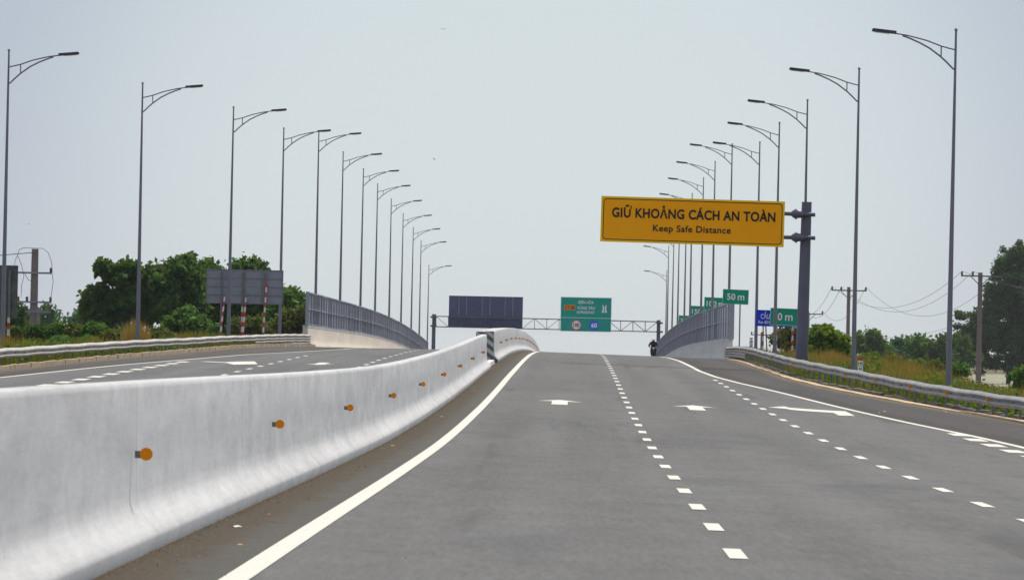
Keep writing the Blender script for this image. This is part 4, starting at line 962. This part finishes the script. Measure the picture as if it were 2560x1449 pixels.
for x, y, m, s, lab in ((592, 1315, 'litterw', .045, 'crumpled white and pink wrapper beside the barrier foot'), (672, 1284, 'litterr', .018, 'tiny red scrap on the gutter dirt'), (601, 1359, 'litterb', .03, 'orange-brown scrap below the white wrapper'), (982, 1114, 'litterb', .04, 'orange scrap at the barrier foot, mid-distance'), (1105, 1041, 'litterw', .04, 'white scrap at the barrier foot, farther up'), (1186, 976, 'litterb', .05, 'brown scrap near the end of the near barrier'), (2198, 1031, 'litterw', .03, 'small white scrap on the right shoulder, left of a pair'), (2212, 1028, 'litterw', .04, 'small white scrap on the right shoulder, right of a pair'), (2364, 1029, 'litterw', .035, 'pale bottle fragment on the sand strip at right'), (945, 1173, 'stone', .04, 'dark flattened scrap between barrier and edge line')):
    litter(x, y, surf_d(x, y), m, s, lab)

# ---------------------------------------------------------------- motorbike and rider
D = 430.0; bp = at(1633, 880, D); tt = bp.x - C(D); bz = zr(tt, D)
bk = empty('motorbike', (bp.x, D, bz), 'small dark motorbike ridden along the right shoulder at the crest', 'motorbike')
for yy in (-.62, .62):
    mb = MB(); n = 20
    for k in range(n):
        g, g2 = 2 * math.pi * k / n, 2 * math.pi * (k + 1) / n; mb.tube([(0, yy + .25 * math.cos(g), .29 + .25 * math.sin(g)), (0, yy + .25 * math.cos(g2), .29 + .25 * math.sin(g2))], .045, 6, False)
    wv = mb.build('wheel', M['rubber'], bk)
    mb = MB(); mb.tube([(-.05, yy, .29), (.05, yy, .29)], .05, 8)
    for k in range(6): g = k * math.pi / 3; mb.bar((0, yy, .29), (0, yy + .22 * math.cos(g), .29 + .22 * math.sin(g)), .015)
    mb.build('rim', M['steel'], wv)
mb = MB(); mb.tube([(0, -.60, .30), (0, -.48, .62), (0, -.42, .88)], [.06, .07, .05], 8); mb.tube([(0, -.40, .6), (0, -.1, .42), (0, .25, .48), (0, .7, .62)], [.12, .14, .13, .09], 10); mb.box((0, -.35, .60), (.36, .06, .55)); mb.box((0, -.62, .56), (.12, .42, .04)); mb.build('body', M['bikepaint'], bk, True, angle=40)
mb = MB(); mb.box((0, .32, .75), (.26, .72, .09)); mb.build('seat', M['rubber'], bk)
mb = MB(); mb.tube([(-.33, -.28, 1.0), (-.12, -.42, .98), (.12, -.42, .98), (.33, -.28, 1.0)], .018, 8)
hb = mb.build('handlebar', M['steel'], bk)
for s in (-1, 1): mb = MB(); mb.tube([(s * .26, -.34, 1.0), (s * .34, -.38, 1.17)], .008, 6); mb.disc((s * .36, -.39, 1.2), .05, .015, 12); mb.build('mirror', M['steel'], hb)
mb = MB(); mb.disc((0, -.50, .93), .09, .1, 16); mb.build('headlight', M['white'], bk)
pe = empty('person', (bp.x, D, bz), 'person in a dark jacket and pale helmet riding the motorbike at the crest', 'person')
vs = [(0, .22, .83), (0, .2, 1.05), (0, .14, 1.28), (0, .08, 1.42), (0, .05, 1.50), (0, .03, 1.60)]; rs = [.21, .20, .23, .16, .09, .115]; es = [(0, 1), (1, 2), (2, 3), (3, 4), (4, 5)]
for s in (-1, 1):
    b = len(vs); vs += [(s * .10, .16, .82), (s * .17, -.18, .84), (s * .16, -.12, .42), (s * .16, -.26, .36)]; rs += [.14, .11, .08, .05]; es += [(0, b), (b, b + 1), (b + 1, b + 2), (b + 2, b + 3)]
    b = len(vs); vs += [(s * .20, .1, 1.38), (s * .36, .02, 1.14), (s * .33, -.22, 1.03), (s * .30, -.30, 1.02)]; rs += [.10, .085, .06, .035]; es += [(3, b), (b, b + 1), (b + 1, b + 2), (b + 2, b + 3)]
me = bpy.data.meshes.new('body'); me.from_pydata(vs, es, []); ob = bpy.data.objects.new('body', me); COL.objects.link(ob); ob.parent = pe; me.materials.append(M['jacket'])
sk = ob.modifiers.new('Skin', 'SKIN')
for i, r_ in enumerate(rs): me.skin_vertices[0].data[i].radius = (r_, r_)
me.skin_vertices[0].data[0].use_root = True; ss = ob.modifiers.new('Sub', 'SUBSURF'); ss.levels = 1; ss.render_levels = 1
for s in (-1, 1):
    mb = MB(); hx, hy, hz = s * .30, -.31, 1.02
    mb.tube([(hx, hy + .03, hz), (hx, hy - .05, hz + .005)], [.03, .04], 8)
    for k in range(4): a = hx - s * (.03 - k * .02); mb.tube([(a, hy - .05, hz + .01), (a, hy - .10 + k * .004, hz - .005), (a, hy - .09, hz - .045)], [.011, .0105, .009], 6)
    mb.tube([(hx - s * .035, hy - .01, hz), (hx - s * .06, hy - .04, hz - .02), (hx - s * .05, hy - .07, hz - .035)], [.013, .012, .009], 6); mb.build('hand', M['skin'], pe, True)
mb = MB(); n = 12
mb.tube([(0, .03, 1.60 + .155 * math.sin(-.2 + 1.77 * i / 8)) for i in range(9)], [max(.01, .165 * math.cos(-.2 + 1.77 * i / 8)) for i in range(9)], 18); mb.box((0, -.12, 1.62), (.20, .09, .015)); mb.build('helmet', M['helmet'], pe, True, angle=50)
mb = MB(); mb.tube([(0, -.045, 1.54), (0, -.05, 1.585), (0, -.055, 1.6)], [.05, .06, .05], 12); mb.tube([(0, -.10, 1.585), (0, -.13, 1.57)], [.012, .018], 6); mb.build('face', M['skin'], pe, True)

# ---------------------------------------------------------------- birds
def bird(x, y, d, span, roll, label):
    p = at(x, y, d); o = empty('bird', p, label, 'bird', rot=(0, roll, rnd.uniform(-1, 1)))
    mb = MB(); mb.tube([(0, -.5 * span * .4, 0), (0, -.1 * span, .01), (0, .12 * span, 0), (0, .3 * span, 0)], [.01 * span, .06 * span, .05 * span, .012 * span], 8); mb.build('body', M['bird'], o, True)
    for s in (-1, 1):
        mb = MB(); v = [(0, -.08, 0), (0, .09, 0), (s * .25, .07, .10), (s * .25, -.07, .10), (s * .5, .12, .02), (s * .5, .08, .02)]
        v = [tuple(c * span for c in q) for q in v]; v2 = [(a, b, c + .02 * span) for a, b, c in v]
        mb.add(v + v2, [(0, 1, 2, 3), (3, 2, 4, 5), (9, 8, 7, 6), (11, 10, 8, 9), (0, 3, 9, 6), (1, 7, 8, 2), (3, 5, 11, 9), (2, 8, 10, 4), (5, 4, 10, 11)]); mb.build('wing', M['bird'], o)
bird(1108, 73, 260, .32, .1, 'small dark bird highest in the sky, above the centre left')
bird(1085, 398, 300, .26, .9, 'small dark bird banking, halfway up the sky')
bird(72, 560, 320, .2, .3, 'tiny dark bird near the left edge above the twin pole')

# ---------------------------------------------------------------- haze
mb = MB(); mb.box((0, 8000, 32), (17000, 24000, 70)); hz = mb.build('haze', bpy.data.materials.new('haze_air'))
hm = hz.data.materials[0]; hm.use_nodes = True; hm.node_tree.nodes.clear(); ho = hm.node_tree.nodes.new('ShaderNodeOutputMaterial'); hv = hm.node_tree.nodes.new('ShaderNodeVolumePrincipled')
hv.inputs['Color'].default_value = (.90, .95, 1.0, 1); hv.inputs['Density'].default_value = HAZE; hv.inputs['Anisotropy'].default_value = .3; hm.node_tree.links.new(hv.outputs[0], ho.inputs['Volume'])
tag(hz, kind='stuff')
# ---------------------------------------------------------------- light, sky, camera
SUN_EL, SUN_AZ = math.radians(57), math.radians(24)      # azimuth measured from +Y (ahead) towards +X
sd = Vector((math.sin(SUN_AZ) * math.cos(SUN_EL), math.cos(SUN_AZ) * math.cos(SUN_EL), math.sin(SUN_EL)))
ld = bpy.data.lights.new('sun', 'SUN'); ld.energy = 4.3; ld.angle = math.radians(.6); ld.color = (1.0, .90, .77)
lo = bpy.data.objects.new('sun', ld); COL.objects.link(lo); lo.rotation_euler = (-sd).to_track_quat('-Z', 'Y').to_euler(); lo.location = (0, 0, 60)
w = bpy.data.worlds.new('World'); SC.world = w; w.use_nodes = True; nt = w.node_tree; bg = nt.nodes['Background']
sky = nt.nodes.new('ShaderNodeTexSky'); sky.sky_type = 'NISHITA'; sky.sun_disc = False; sky.sun_elevation = SUN_EL; sky.sun_rotation = SUN_AZ
sky.altitude = 0; sky.air_density = 1.0; sky.dust_density = .8; sky.ozone_density = 1.0
hs = nt.nodes.new('ShaderNodeHueSaturation'); hs.inputs['Saturation'].default_value = .55; nt.links.new(sky.outputs[0], hs.inputs['Color']); 
# milky haze veil over the clear-sky model, plus an added bright lobe ahead imitating vignetting
tcw = nt.nodes.new('ShaderNodeTexCoord'); dot = nt.nodes.new('ShaderNodeVectorMath'); dot.operation = 'DOT_PRODUCT'; nt.links.new(tcw.outputs['Generated'], dot.inputs[0])
gd = Vector((.004, 1, .022)).normalized(); dot.inputs[1].default_value = gd
mr = nt.nodes.new('ShaderNodeMapRange'); mr.interpolation_type = 'SMOOTHERSTEP'; nt.links.new(dot.outputs['Value'], mr.inputs[0]); mr.inputs[1].default_value = .9925; mr.inputs[2].default_value = 1.0
veil = nt.nodes.new('ShaderNodeMix'); veil.data_type = 'RGBA'; nt.links.new(mr.outputs[0], veil.inputs[0]); veil.inputs[6].default_value = (4.3, 4.95, 6.05, 1); veil.inputs[7].default_value = (6.45, 7.28, 7.65, 1)
mw = nt.nodes.new('ShaderNodeMix'); mw.data_type = 'RGBA'; mw.inputs[0].default_value = .85; nt.links.new(hs.outputs[0], mw.inputs[6]); nt.links.new(veil.outputs[2], mw.inputs[7])
sx = nt.nodes.new('ShaderNodeSeparateXYZ'); nt.links.new(tcw.outputs['Generated'], sx.inputs[0]); me_ = nt.nodes.new('ShaderNodeMapRange'); nt.links.new(sx.outputs[2], me_.inputs[0]); me_.inputs[1].default_value = .09; me_.inputs[2].default_value = .45
hi = nt.nodes.new('ShaderNodeMix'); hi.data_type = 'RGBA'; nt.links.new(me_.outputs[0], hi.inputs[0]); nt.links.new(mw.outputs[2], hi.inputs[6]); hi.inputs[7].default_value = (5.6, 6.0, 6.7, 1)
nt.links.new(hi.outputs[2], bg.inputs[0]); bg.inputs[1].default_value = .1

cam = bpy.data.cameras.new('camera'); co = bpy.data.objects.new('camera', cam); COL.objects.link(co); SC.camera = co
cam.sensor_width = 36; cam.lens = F / 2560 * 36; cam.clip_start = 1; cam.clip_end = 30000
pit = math.atan((YH - 724.5) / F); fwd = Vector((0, math.cos(pit), math.sin(pit))); right0 = Vector((1, 0, 0)); up0 = right0.cross(fwd)
right = right0 * math.cos(ROLL) + up0 * math.sin(ROLL); up = right.cross(fwd)
mtx = Matrix((right, up, -fwd)).transposed().to_4x4(); mtx.translation = (0, 0, CZ); co.matrix_world = mtx
cam.dof.use_dof = True; cam.dof.focus_distance = 150; cam.dof.aperture_fstop = 14
SC.view_settings.view_transform = 'Standard'; SC.view_settings.look = 'None'; SC.view_settings.exposure = 0; SC.view_settings.gamma = 1; SC.view_settings.use_curve_mapping = False
SC.render.engine = 'CYCLES'
